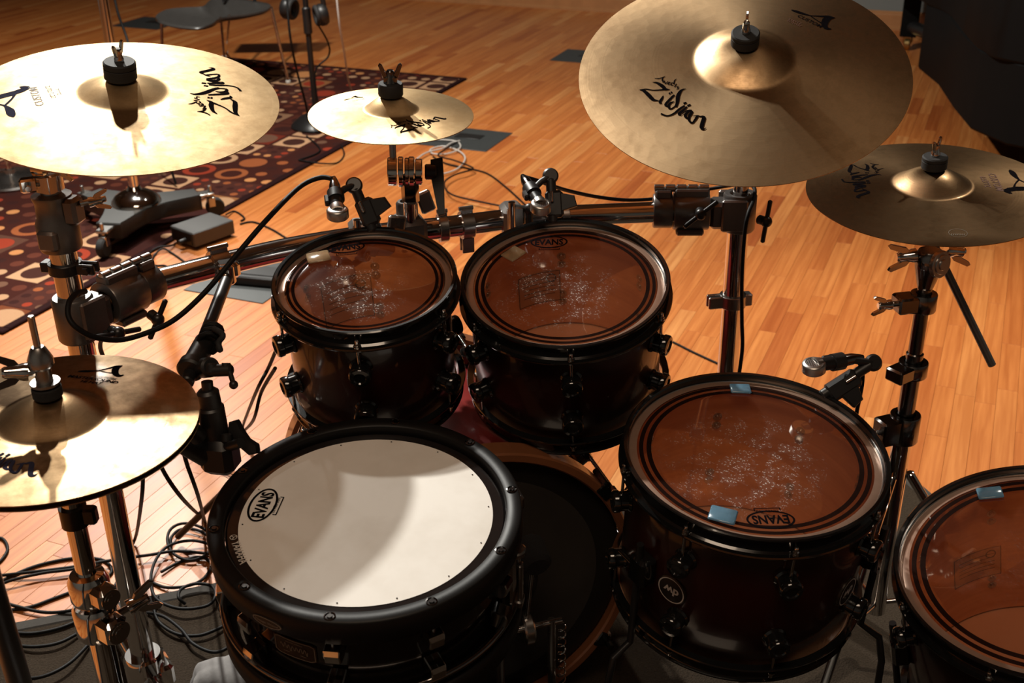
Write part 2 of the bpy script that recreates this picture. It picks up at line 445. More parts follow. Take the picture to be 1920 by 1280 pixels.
def gel(name, col):
    t = NT(name); c = t.coord('Object')
    t.bsdf(Base_Color=t.mix(t.noise(c, 120, 3), tuple(x * 0.7 for x in col), col), Roughness=0.18, Transmission_Weight=0.45, IOR=1.42, Subsurface_Weight=0.3, Subsurface_Radius=(0.01, 0.008, 0.006), Coat_Weight=0.5); return t.m
M_gela = gel('amber gel', (0.55, 0.38, 0.22)); M_gelb = gel('blue gel', (0.22, 0.42, 0.58))
M_wall = simple('grey green wall paint', (0.16, 0.17, 0.16), 0.7, nscale=6, namt=0.05)
M_ceil = simple('ceiling paint', (0.12, 0.11, 0.10), 0.9, nscale=4, namt=0.05)
M_base = simple('oak baseboard', (0.36, 0.16, 0.06), 0.35, nscale=12, namt=0.25)
M_piano = simple('black piano cover', (0.004, 0.004, 0.004), 0.7, spec=0.1, nscale=10, namt=0.2)
M_brass = simple('brass', (0.45, 0.30, 0.12), 0.3, 1.0, nscale=30, namt=0.1)
M_hoopwood = simple('stained bass hoop', (0.21, 0.075, 0.03), 0.3, coat=0.4, nscale=14, namt=0.3)
M_snhoop = simple('satin black wood hoop', (0.006, 0.005, 0.0045), 0.45, spec=0.22, nscale=30, namt=0.25, rvar=0.06)
M_snshell = simple('black stained snare shell', (0.007, 0.005, 0.0045), 0.14, coat=0.7, nscale=10, namt=0.3)
M_bassred = shell_mat('cherry bass shell lacquer', (0.15, 0.012, 0.010), (0.05, 0.006, 0.005), -0.22, 0.24)

# ================================================================== the setting
dS = Vector((cos(PLANK_YAW), -sin(PLANK_YAW), 0))   # across the strips
dT = Vector((sin(PLANK_YAW), cos(PLANK_YAW), 0))    # along the strips
M_room = Matrix((dS, dT, Vector((0, 0, 1)))).transposed().to_4x4()
S0, S1, T0, T1, CEIL = -7.4, 4.2, -2.6, 7.62, 3.6
SW = 0.0507
floor = obj('floor', MB().box(S1 - S0 + 0.4, T1 - T0 + 0.4, 0.06, T((S0 + S1) / 2, (T0 + T1) / 2, -0.05)), M_sub, None, M_room, kind='structure')
def plank_mesh(s0, s1, t0, t1):
    c = 0.0005; g = 0.00022; z = 0.0; b = -0.02
    s0 += g; s1 -= g; t0 += g; t1 -= g
    vs = [(s0, t0, b), (s1, t0, b), (s1, t1, b), (s0, t1, b),
          (s0, t0, z - c), (s1, t0, z - c), (s1, t1, z - c), (s0, t1, z - c),
          (s0 + c, t0 + c, z), (s1 - c, t0 + c, z), (s1 - c, t1 - c, z), (s0 + c, t1 - c, z)]
    fs = [(8, 9, 10, 11)] + [(i, (i + 1) % 4, 4 + (i + 1) % 4, 4 + i) for i in range(4)] + [(4 + i, 4 + (i + 1) % 4, 8 + (i + 1) % 4, 8 + i) for i in range(4)]
    return vs, fs
prng = random.Random(21)
planks = []
k0 = int(math.floor(S0 / SW)); k1 = int(math.ceil(S1 / SW))
for k in range(k0, k1):
    s0 = k * SW + 0.0105; t = T0 - prng.random()
    while t < T1:
        L = prng.choice((0.28, 0.36, 0.45, 0.55, 0.7, 0.85, 1.05)) * prng.uniform(0.85, 1.15)
        tone = min(1, max(0, prng.gauss(0.52, 0.17)))
        if prng.random() < 0.08: tone = prng.uniform(0.0, 0.15)
        if prng.random() < 0.08: tone = prng.uniform(0.9, 1.0)
        planks.append((s0, s0 + SW, t, min(t + L, T1 + 0.05), tone)); t += L
def plank_px(p):
    ar = 0; vis = False; pts = []
    for s, tt in ((p[0], p[2]), (p[1], p[2]), (p[1], p[3]), (p[0], p[3])):
        W = dS * s + dT * tt
        if (W - CAM_O).dot(cam_fwd) < 0.5: return 0
        x, y, _ = proj(W); pts.append((x, y))
    mx = sum(q[0] for q in pts) / 4; my = sum(q[1] for q in pts) / 4
    if not (-20 < mx < 1940 and 30 < my < 1180): return 0
    # the strips that the carpet, rug and drums hide are not picked out
    if my > 1105 - 0.2 * mx and mx < 1655 and my > 860: return 0
    if mx < 880 and my < 620 - 0.53 * mx and my > 100: return 0
    if 500 < mx < 1170 and my > 560: return 0
    if 1180 < mx < 1640 and my > 740: return 0
    if 1100 < mx < 1700 and my < 300: return 0
    if mx < 520 and 90 < my < 320: return 0
    if mx < 360 and 680 < my < 930: return 0
    return abs(sum(pts[i][0] * pts[(i + 1) % 4][1] - pts[(i + 1) % 4][0] * pts[i][1] for i in range(4))) / 2
order = sorted(range(len(planks)), key=lambda i: -plank_px(planks[i]))
near = set(i for i in order[:300] if plank_px(planks[i]) > 0)
def tone_attr(me, vals):
    a = me.attributes.new('tone', 'FLOAT', 'POINT'); a.data.foreach_set('value', vals)
rest = MB(); tones = []
for i, p in enumerate(planks):
    if i in near:
        cs, ct = (p[0] + p[1]) / 2, (p[2] + p[3]) / 2
        vs, fs = plank_mesh(p[0] - cs, p[1] - cs, p[2] - ct, p[3] - ct)
        mb = MB().add(vs, fs); me = mb.mesh('plank', smooth=False); tone_attr(me, [p[4]] * len(vs))
        obj('plank', me, M_oak, floor, T(cs, ct, 0))
    else:
        vs, fs = plank_mesh(*p[:4]); rest.add(vs, fs); tones += [p[4]] * len(vs)
me = rest.mesh('far_planks', smooth=False); tone_attr(me, tones)
obj('far_planks', me, M_oak, floor, kind='stuff')

def wall(name, sx, sy, cs, ct):
    return obj(name, MB().box(sx, sy, CEIL + 0.1, T(cs, ct, CEIL / 2 - 0.03)), M_wall, None, M_room, kind='structure')
wall('wall_back', S1 - S0 + 0.4, 0.12, (S0 + S1) / 2, T1 + 0.06)
wall('wall_front', S1 - S0 + 0.4, 0.12, (S0 + S1) / 2, T0 - 0.06)
wall('wall_left', 0.12, T1 - T0, S0 - 0.06, (T0 + T1) / 2)
wall('wall_right', 0.12, T1 - T0, S1 + 0.06, (T0 + T1) / 2)
obj('ceiling', MB().box(S1 - S0 + 0.4, T1 - T0 + 0.4, 0.1, T((S0 + S1) / 2, (T0 + T1) / 2, CEIL + 0.05)), M_ceil, None, M_room, kind='structure')
bb = MB()
bb.prism([(0, 0), (-0.016, 0), (-0.016, 0.085), (-0.011, 0.092), (-0.011, 0.098), (-0.004, 0.108), (0, 0.108)], 0, S1 - S0, T(S0, T1, 0) @ RZ(pi / 2) @ RX(pi / 2) @ T(0, 0, -(S1 - S0)) )
bb = MB()
prof = [(0, 0), (-0.026, 0), (-0.026, 0.012), (-0.016, 0.022), (-0.016, 0.088), (-0.012, 0.094), (-0.012, 0.100), (-0.004, 0.110), (0, 0.110)]
vs = [(S, T1 - 0.001 + a, z) for S in (S0, S1) for a, z in prof]; nn = len(prof)
bb.add(vs, [tuple(range(nn - 1, -1, -1)), tuple(range(nn, 2 * nn))] + [(i, (i + 1) % nn, nn + (i + 1) % nn, nn + i) for i in range(nn)])
obj('baseboard_back', bb, M_base, None, M_room, kind='structure', smooth=False)

# ------------------------------------------------------------------ rugs
RUG_NEAR = Vector((-1.512, 3.145, 0)); RUG_L, RUG_W = 3.31, 2.45
rm = M_room.copy(); rm.translation = RUG_NEAR
rug = empty('patterned_rug', 'large dark red rug patterned with circles and squares under the microphone stands', 'rug', rm)
obj('pile', MB().box(RUG_W - 0.06, RUG_L - 0.06, 0.008, T(-RUG_W / 2, RUG_L / 2, 0.0042), 0.002), M_rug, rug)
rb = MB()
for sx, sy, cx, cy in ((RUG_W, 0.03, -RUG_W / 2, 0.015), (RUG_W, 0.03, -RUG_W / 2, RUG_L - 0.015), (0.03, RUG_L - 0.06, -0.015, RUG_L / 2), (0.03, RUG_L - 0.06, -RUG_W + 0.015, RUG_L / 2)):
    rb.box(sx, sy, 0.0095, T(cx, cy, 0.0049), 0.003)
obj('binding', rb, M_rugedge, rug)
MC = Vector((0.884, 2.401, 0)); mx = Vector((0.9552, 0.2959, 0)); my = Vector((-0.2959, 0.9552, 0))
mm = Matrix((mx, my, Vector((0, 0, 1)))).transposed().to_4x4(); mm.translation = MC
mat_ = empty('carpet_mat', 'grey brown carpet mat with pale binding under the whole drum kit', 'carpet', mm)
CW, CL = 2.2, 2.5
obj('pile', MB().box(CW - 0.06, CL - 0.06, 0.008, T(-CW / 2, -CL / 2, 0.0042), 0.002), M_carpet, mat_)
cb = MB()
for sx, sy, cx, cy in ((CW, 0.03, -CW / 2, -0.015), (CW, 0.03, -CW / 2, -CL + 0.015), (0.03, CL - 0.06, -0.015, -CL / 2), (0.03, CL - 0.06, -CW + 0.015, -CL / 2)):
    cb.box(sx, sy, 0.009, T(cx, cy, 0.0047), 0.003)
obj('binding', cb, M_binding, mat_)
CZ = 0.0088     # top of the carpet

# ------------------------------------------------------------------ lettering
def stroke(mb, pts, MP, k=6):
    """a pen stroke: pts = (x, y, width)"""
    P = spline([(p[0], p[1], p[2]) for p in pts], k)
    L, R = [], []
    for i, p in enumerate(P):
        a = P[max(i - 1, 0)]; b = P[min(i + 1, len(P) - 1)]
        d = Vector((b.x - a.x, b.y - a.y)); d = d.normalized() if d.length > 1e-9 else Vector((1, 0))
        n = Vector((-d.y, d.x)) * max(p.z, 0.0) / 2
        L.append(MP(p.x + n.x, p.y + n.y)); R.append(MP(p.x - n.x, p.y - n.y))
    m = len(P)
    mb.add(L + R, [(i, m + i, m + i + 1, i + 1) for i in range(m - 1)])
_dg = None
def text_polys(body, bold=0.0, shear=0.0):
    """outline of a word, filled; baseline at 0, width 1"""
    cu = bpy.data.curves.new('word', 'FONT'); cu.body = body; cu.offset = bold; cu.shear = shear; cu.resolution_u = 3
    cu.fill_mode = 'FRONT'
    o = bpy.data.objects.new('word', cu); COL.objects.link(o)
    dg = bpy.context.evaluated_depsgraph_get()
    me = bpy.data.meshes.new_from_object(o.evaluated_get(dg))
    vs = [v.co.copy() for v in me.vertices]; fs = [tuple(p.vertices) for p in me.polygons]
    bpy.data.objects.remove(o); bpy.data.curves.remove(cu); bpy.data.meshes.remove(me)
    x0 = min(v.x for v in vs); x1 = max(v.x for v in vs); s = 1 / (x1 - x0)
    return [((v.x - x0) * s, v.y * s) for v in vs], fs
WORDS = {}
def word(mb, body, MP, bold=0.0, shear=0.0, yscale=1.0, y0=0.0):
    key = (body, bold, shear)
    if key not in WORDS: WORDS[key] = text_polys(body, bold, shear)
    vs, fs = WORDS[key]
    mb.add([MP(x, y * yscale + y0) for x, y in vs], fs)
def ring_line(mb, MP, cx, cy, a, b, w, n=40, t0=0.0, t1=2 * pi):
    pts = []
    for i in range(n + 1):
        t = t0 + (t1 - t0) * i / n; pts.append((cx + a * cos(t), cy + b * sin(t), w))
    stroke(mb, pts, MP, 1)
# script word mark, traced once in crop coordinates, then put on the plane of the ride
ZIL = [[(980, 225, 4), (1040, 238, 26), (1110, 285, 40), (1150, 325, 34), (1205, 332, 6)],
       [(1210, 330, 4), (1130, 328, 20), (1000, 325, 13), (900, 304, 16), (810, 303, 5)],
       [(815, 303, 5), (870, 320, 30), (930, 375, 42), (985, 432, 38), (1020, 448, 22), (1065, 455, 8)],
       [(1120, 400, 10), (1105, 430, 28), (1078, 475, 30), (1105, 492, 7)],
       [(1192, 382, 26), (1212, 376, 26)], [(1216, 372, 24), (1236, 366, 24)],
       [(1262, 400, 22), (1210, 445, 28), (1150, 508, 30), (1180, 535, 8)],
       [(1265, 482, 8), (1215, 492, 24), (1188, 530, 30), (1215, 562, 20), (1265, 540, 15), (1290, 500, 14)],
       [(1412, 338, 4), (1355, 350, 26), (1312, 410, 44), (1300, 490, 36), (1282, 545, 26)],
       [(1395, 535, 20), (1330, 570, 28), (1255, 620, 22), (1170, 640, 16), (1090, 610, 22)],
       [(1378, 512, 26), (1418, 500, 24)], [(1428, 540, 26), (1470, 526, 24)],
       [(1425, 548, 18), (1372, 592, 30), (1322, 628, 30), (1352, 645, 8)],
       [(1352, 640, 8), (1420, 598, 18), (1480, 596, 20), (1440, 612, 24), (1402, 650, 32), (1428, 682, 18), (1470, 655, 14), (1500, 612, 12)],
       [(1492, 604, 24), (1455, 660, 30), (1450, 705, 26), (1490, 738, 20), (1532, 700, 24), (1560, 660, 26)],
       [(1500, 660, 6), (1560, 660, 16), (1590, 668, 14), (1625, 672, 28), (1640, 690, 40), (1622, 745, 42), (1612, 795, 40), (1640, 815, 20), (1672, 800, 4)]]
AVE = [[(1010, 180, 6), (1070, 186, 13), (1140, 170, 6)], [(1142, 165, 8), (1108, 195, 16), (1122, 240, 16)], [(1100, 215, 7), (1135, 212, 9)],
       [(1135, 222, 12), (1150, 258, 12), (1182, 228, 8)], [(1178, 262, 9), (1208, 246, 10), (1190, 244, 9), (1180, 266, 12), (1218, 272, 7)],
       [(1292, 208, 4), (1266, 228, 14), (1256, 275, 12)], [(1256, 262, 9), (1230, 252, 10), (1222, 278, 11), (1252, 284, 8)],
       [(1290, 268, 12), (1264, 308, 12)], [(1322, 302, 10), (1296, 308, 11), (1316, 326, 12), (1288, 336, 8)]]
ALOGO = [[(350, 466, 8), (420, 462, 38), (520, 458, 52), (640, 456, 50), (780, 446, 30), (900, 432, 16), (1050, 390, 24), (1200, 345, 34), (1330, 300, 40), (1505, 268, 4)],
         [(880, 436, 14), (980, 462, 16), (1100, 488, 14), (1230, 505, 20)]]
ALEG = [(1330, 305), (1505, 268), (1420, 345), (1395, 430), (1400, 510), (1440, 555), (1500, 545), (1535, 545), (1520, 570), (1440, 600), (1350, 605), (1260, 560), (1215, 490), (1215, 400), (1260, 340)]
def norm_map(C, n, off, sc, b0, b1):
    """crop pixel -> plane -> unit frame with baseline b0..b1 (crop px)"""
    def w(x, y): return on_plane(C, n, off[0] + x / sc, off[1] + y / sc)
    A, B = w(*b0), w(*b1); X = (B - A); L = X.length; X.normalize(); Y = n.cross(X)
    def f(x, y):
        P = w(x, y) - A; return P.dot(X) / L, P.dot(Y) / L
    return f, L

# ================================================================== cymbals
def cym_z(R, rb, hb, hbell):
    def z(r):
        v = hb * (1 - (r / R) ** 1.75)
        if r < rb * 1.25:
            q = max(0.0, 1 - (r / (rb * 1.25)) ** 2); v += hbell * (q ** 1.25) * 1.12
        return v
    return z
CYM = {}
def cymbal(key, name, label, C, n, R, mat, rb=0.066, hb=0.016, hbell=0.022, under=False):
    C = Vector(C); n = Vector(n).normalized(); M = frame(C, n)
    root = empty(name, label, 'cymbal', M, 'cymbals of the drum kit')
    z = cym_z(R, rb, hb, hbell); th = 0.0013
    rs = [0.006 + (R - 0.006) * (i / 60) for i in range(61)]
    prof = [(r, z(r)) for r in rs] + [(R + 0.0002, -th * 0.5)] + [(r, z(r) - th) for r in reversed(rs)]
    pl = obj('plate', MB().lathe(prof, 160, None, loop=True), mat, root, ang=60)
    CYM[key] = dict(C=C, n=n, R=R, M=M, z=z, root=root, plate=pl)
    return CYM[key]
crashL = cymbal('crashL', 'crash_cymbal', 'large bright crash cymbal at upper left, lit almost white', (-0.574, 1.732, 1.055), (0.113, -0.168, 0.979), 0.2285, M_cym, 0.052, 0.020, 0.016)
splash = cymbal('splash', 'splash_cymbal', 'small bright splash cymbal above the left rack tom', (-0.193, 1.904, 0.983), (0.045, -0.075, 0.996), 0.136, M_cym, 0.036, 0.011, 0.020)
ride = cymbal('ride', 'ride_cymbal', 'large cymbal tilted towards the viewer above the right rack post', (0.365, 1.814, 1.065), (-0.077, -0.421, 0.904), 0.254, M_cymr, 0.062, 0.027, 0.022)
crashR = cymbal('crashR', 'crash_cymbal', 'dark crash cymbal at right edge, partly under the ride cymbal', (0.704, 1.863, 0.849), (-0.05, -0.095, 0.994), 0.203, M_cym3, 0.052, 0.013, 0.024)
hatT = cymbal('hat', 'hi_hat_cymbal', 'upper hi-hat cymbal with clutch at lower left', (-0.561, 1.2445, 0.787), (0.037, -0.03, 0.999), 0.1727, M_cym2, 0.052, 0.012, 0.021)
hn = Vector((0.037, -0.03, 0.999)).normalized()
hb_root = empty('hi_hat_cymbal', 'lower hi-hat cymbal hidden under the upper hi-hat cymbal', 'cymbal', frame(Vector((-0.561, 1.2445, 0.779)), hn), 'cymbals of the drum kit')
_z = cym_z(0.1727, 0.052, 0.012, 0.021)
_rs = [0.006 + (0.1727 - 0.006) * i / 40 for i in range(41)]
obj('plate', MB().lathe([(r, -_z(r)) for r in _rs] + [(0.1729, 0.0006)] + [(r, -_z(r) + 0.0012) for r in reversed(_rs)], 120, None, loop=True), M_cym2, hb_root, ang=60)

def surf(c, under=False):
    """local plan position -> point just above the bow"""
    def s(x, y):
        r = sqrt(x * x + y * y)
        return Vector((x, y, (c['z'](r) - 0.0019) if under else c['z'](r) + 0.0005))
    return s
def base_map(c, p0, p1, under=False):
    """unit lettering frame -> cymbal surface; baseline given by two sight lines"""
    Mi = c['M'].inverted()
    A = Mi @ on_plane(c['C'] + c['n'] * 0.008, c['n'], *p0); B = Mi @ on_plane(c['C'] + c['n'] * 0.008, c['n'], *p1)
    X = Vector((B.x - A.x, B.y - A.y)); L = X.length; X.normalize(); Y = Vector((-X.y, X.x)); s = surf(c, under)
    return lambda u, v: s(A.x + (X.x * u + Y.x * v) * L, A.y + (X.y * u + Y.y * v) * L)
fz, Lz = norm_map(ride['C'] + ride['n'] * 0.008, ride['n'], (1080, 130), 6.857, (1020, 462), (1650, 830))
fa, La = norm_map(hatT['C'] + hatT['n'] * 0.008, hatT['n'], (120, 660), 13.714, (350, 605), (1530, 605))
def wnorm(L, n, sc): return 1.0 / sc
ZU = [[(*fz(x, y), wd * 1.18 / 6.857 / 2198.2 * 1.83 / Lz) for x, y, wd in s] for s in ZIL]
AU = [[(*fz(x, y), wd * 1.18 / 6.857 / 2198.2 * 1.83 / Lz) for x, y, wd in s] for s in AVE]
LU = [[(*fa(x, y), wd * 1.7 / 13.714 / 2198.2 * 1.75 / La) for x, y, wd in s] for s in ALOGO]
LEG = [fa(x, y) for x, y in ALEG]
def zildjian(c, p0, p1, ink, under=False):
    mp = base_map(c, p0, p1, under); mb = MB()
    for s in ZU: stroke(mb, s, mp)
    for s in AU: stroke(mb, s, mp)
    obj('maker_script', mb, ink, c['root'], smooth=False)
def a_logo(c, p0, p1, ink, yk=1.0):
    mp0 = base_map(c, p0, p1); mp = lambda u, v: mp0(u, v * yk); mb = MB()
    for s in LU: stroke(mb, s, mp)
    mb.add([mp(*q) for q in LEG], [tuple(range(len(LEG)))])
    obj('letter_emblem', mb, ink, c['root'], smooth=False)
def cword(c, body, p0, p1, ink, bold=0.01, name='lettering', yk=1.0):
    mb = MB(); mp = base_map(c, p0, p1); word(mb, body, mp, bold, 0.1, yk); obj(name, mb, ink, c['root'], smooth=False)
def marks(c, p0, p1, ink, n, h=0.5):
    # rows of print too small to read
    mb = MB(); mp = base_map(c, p0, p1); rr = random.Random(n)
    for i in range(n):
        x = (i + 0.2) / n; w_ = 0.28 / n; g = rr.random()
        stroke(mb, [(x, 0, w_), (x + 0.1 / n, h / n * 2.2, w_)], mp, 1)
        if g > 0.35: stroke(mb, [(x, 0, w_), (x + 0.6 / n, 0, w_)], mp, 1)
        if g < 0.7: stroke(mb, [(x, h / n * 2.2, w_), (x + 0.6 / n, h / n * 2.2, w_)], mp, 1)
    obj('small_print', mb, ink, c['root'], smooth=False)
zildjian(ride, (1228.8, 197.4), (1320.6, 251), M_ink)
a_logo(ride, (1478, 38), (1556, 66), M_ink, 0.9)
cword(ride, 'CUSTOM', (1493, 40), (1537, 61), M_ink)
marks(ride, (1477, 47), (1500, 57), M_inkred, 6); marks(ride, (1474, 51), (1500, 62), M_inkred, 8)
zildjian(crashL, (440, 189), (399, 126), M_ink)
a_logo(crashL, (72, 213), (56, 163), M_inkblue, 1.5)
cword(crashL, 'CUSTOM', (84, 204), (69, 168), M_inkgrey)
marks(crashL, (106, 192), (93, 168), M_inkgrey, 9); marks(crashL, (116, 187), (110, 175), M_inkgrey, 5)
zildjian(splash, (778, 239), (838, 219), M_ink)
a_logo(splash, (651, 187), (683, 181), M_ink, 1.0)
cword(splash, 'CUSTOM', (662, 189), (684, 185), M_inkgrey)
zildjian(crashR, (1592, 322), (1608, 371), M_ink)
zildjian(crashR, (1715, 300), (1800, 293), M_ink, True)
a_logo(crashR, (1862, 318), (1884, 364), M_ink, 1.2)
cword(crashR, 'CUSTOM', (1852, 326), (1868, 359), M_inkred); marks(crashR, (1838, 333), (1848, 354), M_inkred, 6)
marks(crashR, (1784, 436), (1812, 436), M_inkgrey, 7)
mb = MB(); mp = base_map(crashR, (1780, 434), (1815, 434)); ring_line(mb, mp, 0.5, 0.1, 0.5, 0.42, 0.02); obj('maker_stamp', mb, M_inkgrey, crashR['root'], smooth=False)
zildjian(hatT, (-78, 862), (66, 890), M_inkblue)
a_logo(hatT, (145.5, 704), (231.5, 704), M_ink)
cword(hatT, 'CUSTOM', (170, 706.5), (216, 711), M_inkgrey)
cword(hatT, 'MASTERSOUND', (126, 706), (219, 719), M_ink, 0.02); cword(hatT, 'HI HAT', (150, 717), (190, 722), M_ink, 0.02)

# ================================================================== drums
def hoop_prof(R, up=1):
    p = [(R + 0.0035, -0.003), (R + 0.0035, 0.009), (R + 0.0050, 0.0115), (R + 0.0095, 0.0120), (R + 0.0113, 0.0105), (R + 0.0108, 0.0085),
         (R + 0.0075, 0.0070), (R + 0.0062, 0.004), (R + 0.0062, -0.012), (R + 0.0095, -0.0145), (R + 0.0150, -0.0150), (R + 0.0158, -0.0175), (R + 0.0150, -0.0195), (R + 0.0045, -0.0195), (R + 0.0040, -0.010)]
    return [(r, z * up) for r, z in p]
def evans(parent, A, B, zoff, ink, flip=False, extra=True):
    """maker mark in an oval; A, B ends of the word in the head's plane (local)"""
    A = Vector(A); B = Vector(B); X = (B - A); X.z = 0; L = X.length; X.normalize(); Y = Vector((-X.y, X.x, 0))
    mp = lambda u, v: Vector((A.x, A.y, zoff)) + (X * u + Y * v) * L
    mb = MB(); word(mb, 'EVANS', mp, 0.034, 0.0, 1.35)
    ring_line(mb, mp, 0.5, 0.16, 0.63, 0.33, 0.058, 48, -2.2, pi + 2.2 - 0.9 + 0.1)
    ring_line(mb, mp, 0.5, 0.16, 0.63, 0.33, 0.058, 12, pi + 1.0, pi + 1.25)
    if extra:
        m2 = lambda u, v: mp(0.22 + u * 0.60, v * 0.60 - 0.22); word(mb, 'LEVEL 360', m2, 0.0, 0.0, 0.95)
        stroke(mb, [(0.16, -0.20, 0.03), (0.16, -0.30, 0.03)], mp, 1); stroke(mb, [(0.86, -0.20, 0.03), (0.86, -0.30, 0.03)], mp, 1); stroke(mb, [(0.16, -0.29, 0.03), (0.86, -0.29, 0.03)], mp, 1)
    return obj('maker_oval', mb, ink, parent, smooth=False)
HEADS = {}
def turret(mb, r):      # round lug casing, axis +x outward from the shell
    mb.lathe([(0, 0), (0.0165, 0), (0.0175, 0.003), (0.0150, 0.006), (0.0150, 0.017), (0.0168, 0.019), (0.0168, 0.026), (0.0150, 0.0285), (0.0100, 0.0295), (0.0085, 0.0275), (0, 0.0272)], 28, T(r, 0, 0) @ RY(pi / 2))
def tom(key, name, label, C, n, R, L, nlug, phase, smat, mmat, lug_in, rmat, label_px=None):
    C = Vector(C); n = Vector(n).normalized(); M = frame(C, n)
    root = empty(name, label, 'drum', M, 'toms of the drum kit')
    ro = R - 0.001
    obj('shell', MB().lathe([(R - 0.009, -0.004), (ro - 0.003, -0.004), (ro, -0.008), (ro, -L + 0.008), (ro - 0.003, -L + 0.004), (R - 0.009, -L + 0.004)], 128), smat, root)
    ln = obj('shell_lining', MB().lathe([(R - 0.0085, -L + 0.003), (R - 0.0085, -0.003)], 128), M_lining, root)
    hd = obj('batter_head', MB().lathe([(R + 0.002, -0.006), (R, -0.0015), (R - 0.004, 0), (R * 0.8, 0), (R * 0.4, 0), (0, 0)], 128), mmat, root)
    for nm, r0, r1 in (('damping_ring', R * 0.892, R * 0.926), ('damping_ring', R * 0.828, R * 0.866)):
        obj(nm, MB().lathe([(r1, 0.0003), (r0, 0.0003)], 128), M_ring, hd, smooth=False)
    obj('head_collar', MB().lathe([(R + 0.0012, -0.0008), (R - 0.002, 0.0004), (R * 0.945, 0.0004)], 128), M_collar, hd)
    obj('flesh_hoop', MB().lathe([(R + 0.0005, -0.0012), (R + 0.0016, 0.0005), (R + 0.0032, 0.0004), (R + 0.0034, -0.008), (R + 0.001, -0.008)], 128, None, loop=True), M_alu, root)
    obj('resonant_head', MB().lathe([(0, -L), (R * 0.9, -L), (R, -L + 0.0015), (R + 0.002, -L + 0.006)], 128), rmat, root)
    obj('top_hoop', MB().lathe(hoop_prof(R, 1), 128, None, loop=True), M_blk, root, ang=30)
    obj('bottom_hoop', MB().lathe([(r, -L + z) for r, z in hoop_prof(R, -1)], 128, None, loop=True), M_blk, root, ang=30)
    for k in range(nlug):
        a = phase + 2 * pi * k / nlug; Rk = RZ(a)
        for zz, sg in ((-lug_in, 1), (-L + lug_in, -1)):
            mb = MB(); turret(mb, ro - 0.002)
            lg = obj('lug', mb, M_blk, root, Rk @ T(0, 0, zz))
            zr = R + 0.0115
            t0 = (0.004 if sg > 0 else -0.004) + (0 if sg > 0 else -L)
            hd_ = MB()
            zt = t0 - zz
            e = 1 if sg > 0 else -1
            hd_.cyl((zr, 0, zt - e * 0.018), (zr, 0, 0), 0.0024, seg=10)
            hd_.cyl((zr, 0, zt - e * 0.0165), (zr, 0, zt - e * 0.0145), 0.0058, seg=16)
            hd_.lathe([(0.0044, 0), (0.0044, 0.003), (0.003, 0.0045), (0.003, 0.0095), (0.002, 0.011), (0, 0.011)], 12, T(zr, 0, zt - e * 0.0145) @ (Matrix.Identity(4) if e > 0 else RX(pi)))
            obj('tension_rod', hd_, M_chrome, lg)
            bm = MB()
            for dz in (-0.0085, 0.0085):
                bm.lathe([(0.0045, 0), (0.0045, 0.002), (0.003, 0.0035), (0, 0.0035)], 14, T(R - 0.0086, 0, dz) @ RY(-pi / 2))
                bm.lathe([(0.0075, 0), (0.0075, 0.0008), (0, 0.0008)], 16, T(R - 0.0086, 0, dz) @ RY(-pi / 2))
            obj('lug_screw', bm, M_steel, ln, Rk @ T(0, 0, zz))
    HEADS[key] = dict(C=C, n=n, R=R, L=L, M=M, root=root, head=hd, lining=ln)
    return HEADS[key]
def local(d, x, y, z=0.0):
    q = d['M'].inverted() @ on_plane(d['C'] + d['n'] * z, d['n'], x, y); return Vector((q.x, q.y, z))
M_ring = simple('dark ring print', (0.035, 0.024, 0.024), 0.3, nscale=50, namt=0.2)
# the ring print is see-through ink
def ring_mat():
    t = NT('smoky ring print'); c = t.coord('Object')
    tr = t.n('BsdfTransparent', {0: (0.12, 0.08, 0.075, 1)}); di = t.n('BsdfPrincipled', {'Base Color': t.mix(t.noise(c, 60, 2), (0.010, 0.005, 0.004), (0.020, 0.011, 0.009)), 'Roughness': 0.5, 'Specular IOR Level': 0.0})
    m = t.n('MixShader', {0: 0.78, 1: tr.outputs[0], 2: di.outputs[0]}); t.t.links.new(m.outputs[0], t.out.inputs[0]); return t.m
M_ring = ring_mat()
M_collar = simple('frosted head collar', (0.42, 0.27, 0.20), 0.28, 0.5, nscale=60, namt=0.15)
SHELL = (0.018, 0.0025, 0.0016); EDGE = (0.003, 0.0018, 0.0014)
def res_mat():
    t = NT('smoky resonant membrane'); c = t.coord('Object')
    t.bsdf(Base_Color=t.mix(t.noise(c, 8, 3), (0.62, 0.33, 0.19), (0.72, 0.40, 0.24)), Roughness=0.16, Coat_Weight=0.3); return t.m
M_res = res_mat()
HZ = (0.52, 0.22, 0.14)
tom10 = tom('tom10', 'rack_tom', 'smallest rack tom with clear head, left of the wider rack tom', (-0.22, 1.628, 0.80), (-0.005, -0.209, 0.978), 0.128, 0.200, 6, 0.52, shell_mat('red burst lacquer small', SHELL, EDGE, -0.10, 0.10), membrane('clear head small', (0.98, 0.86, 0.78), 0.045, HZ, 0.85, 3.1, 0.128), 0.060, M_res)
tom12 = tom('tom12', 'rack_tom', 'wider rack tom with clear head, right of the smallest rack tom', (0.085, 1.695, 0.763), (-0.039, -0.256, 0.966), 0.1535, 0.205, 6, 0.52, shell_mat('red burst lacquer mid', SHELL, EDGE, -0.10, 0.10), membrane('clear head mid', (0.98, 0.86, 0.78), 0.05, HZ, 0.6, 8.7, 0.1535), 0.062, M_res)
tom14 = tom('tom14', 'floor_tom', 'floor tom with two blue gel pads on its clear head', (0.347, 1.445, 0.598), (0.029, -0.137, 0.99), 0.179, 0.255, 8, 0.12, shell_mat('red burst lacquer large', SHELL, EDGE, -0.13, 0.13), membrane('clear head large', (0.98, 0.86, 0.78), 0.055, HZ, 0.7, 5.3, 0.179), 0.070, M_res)
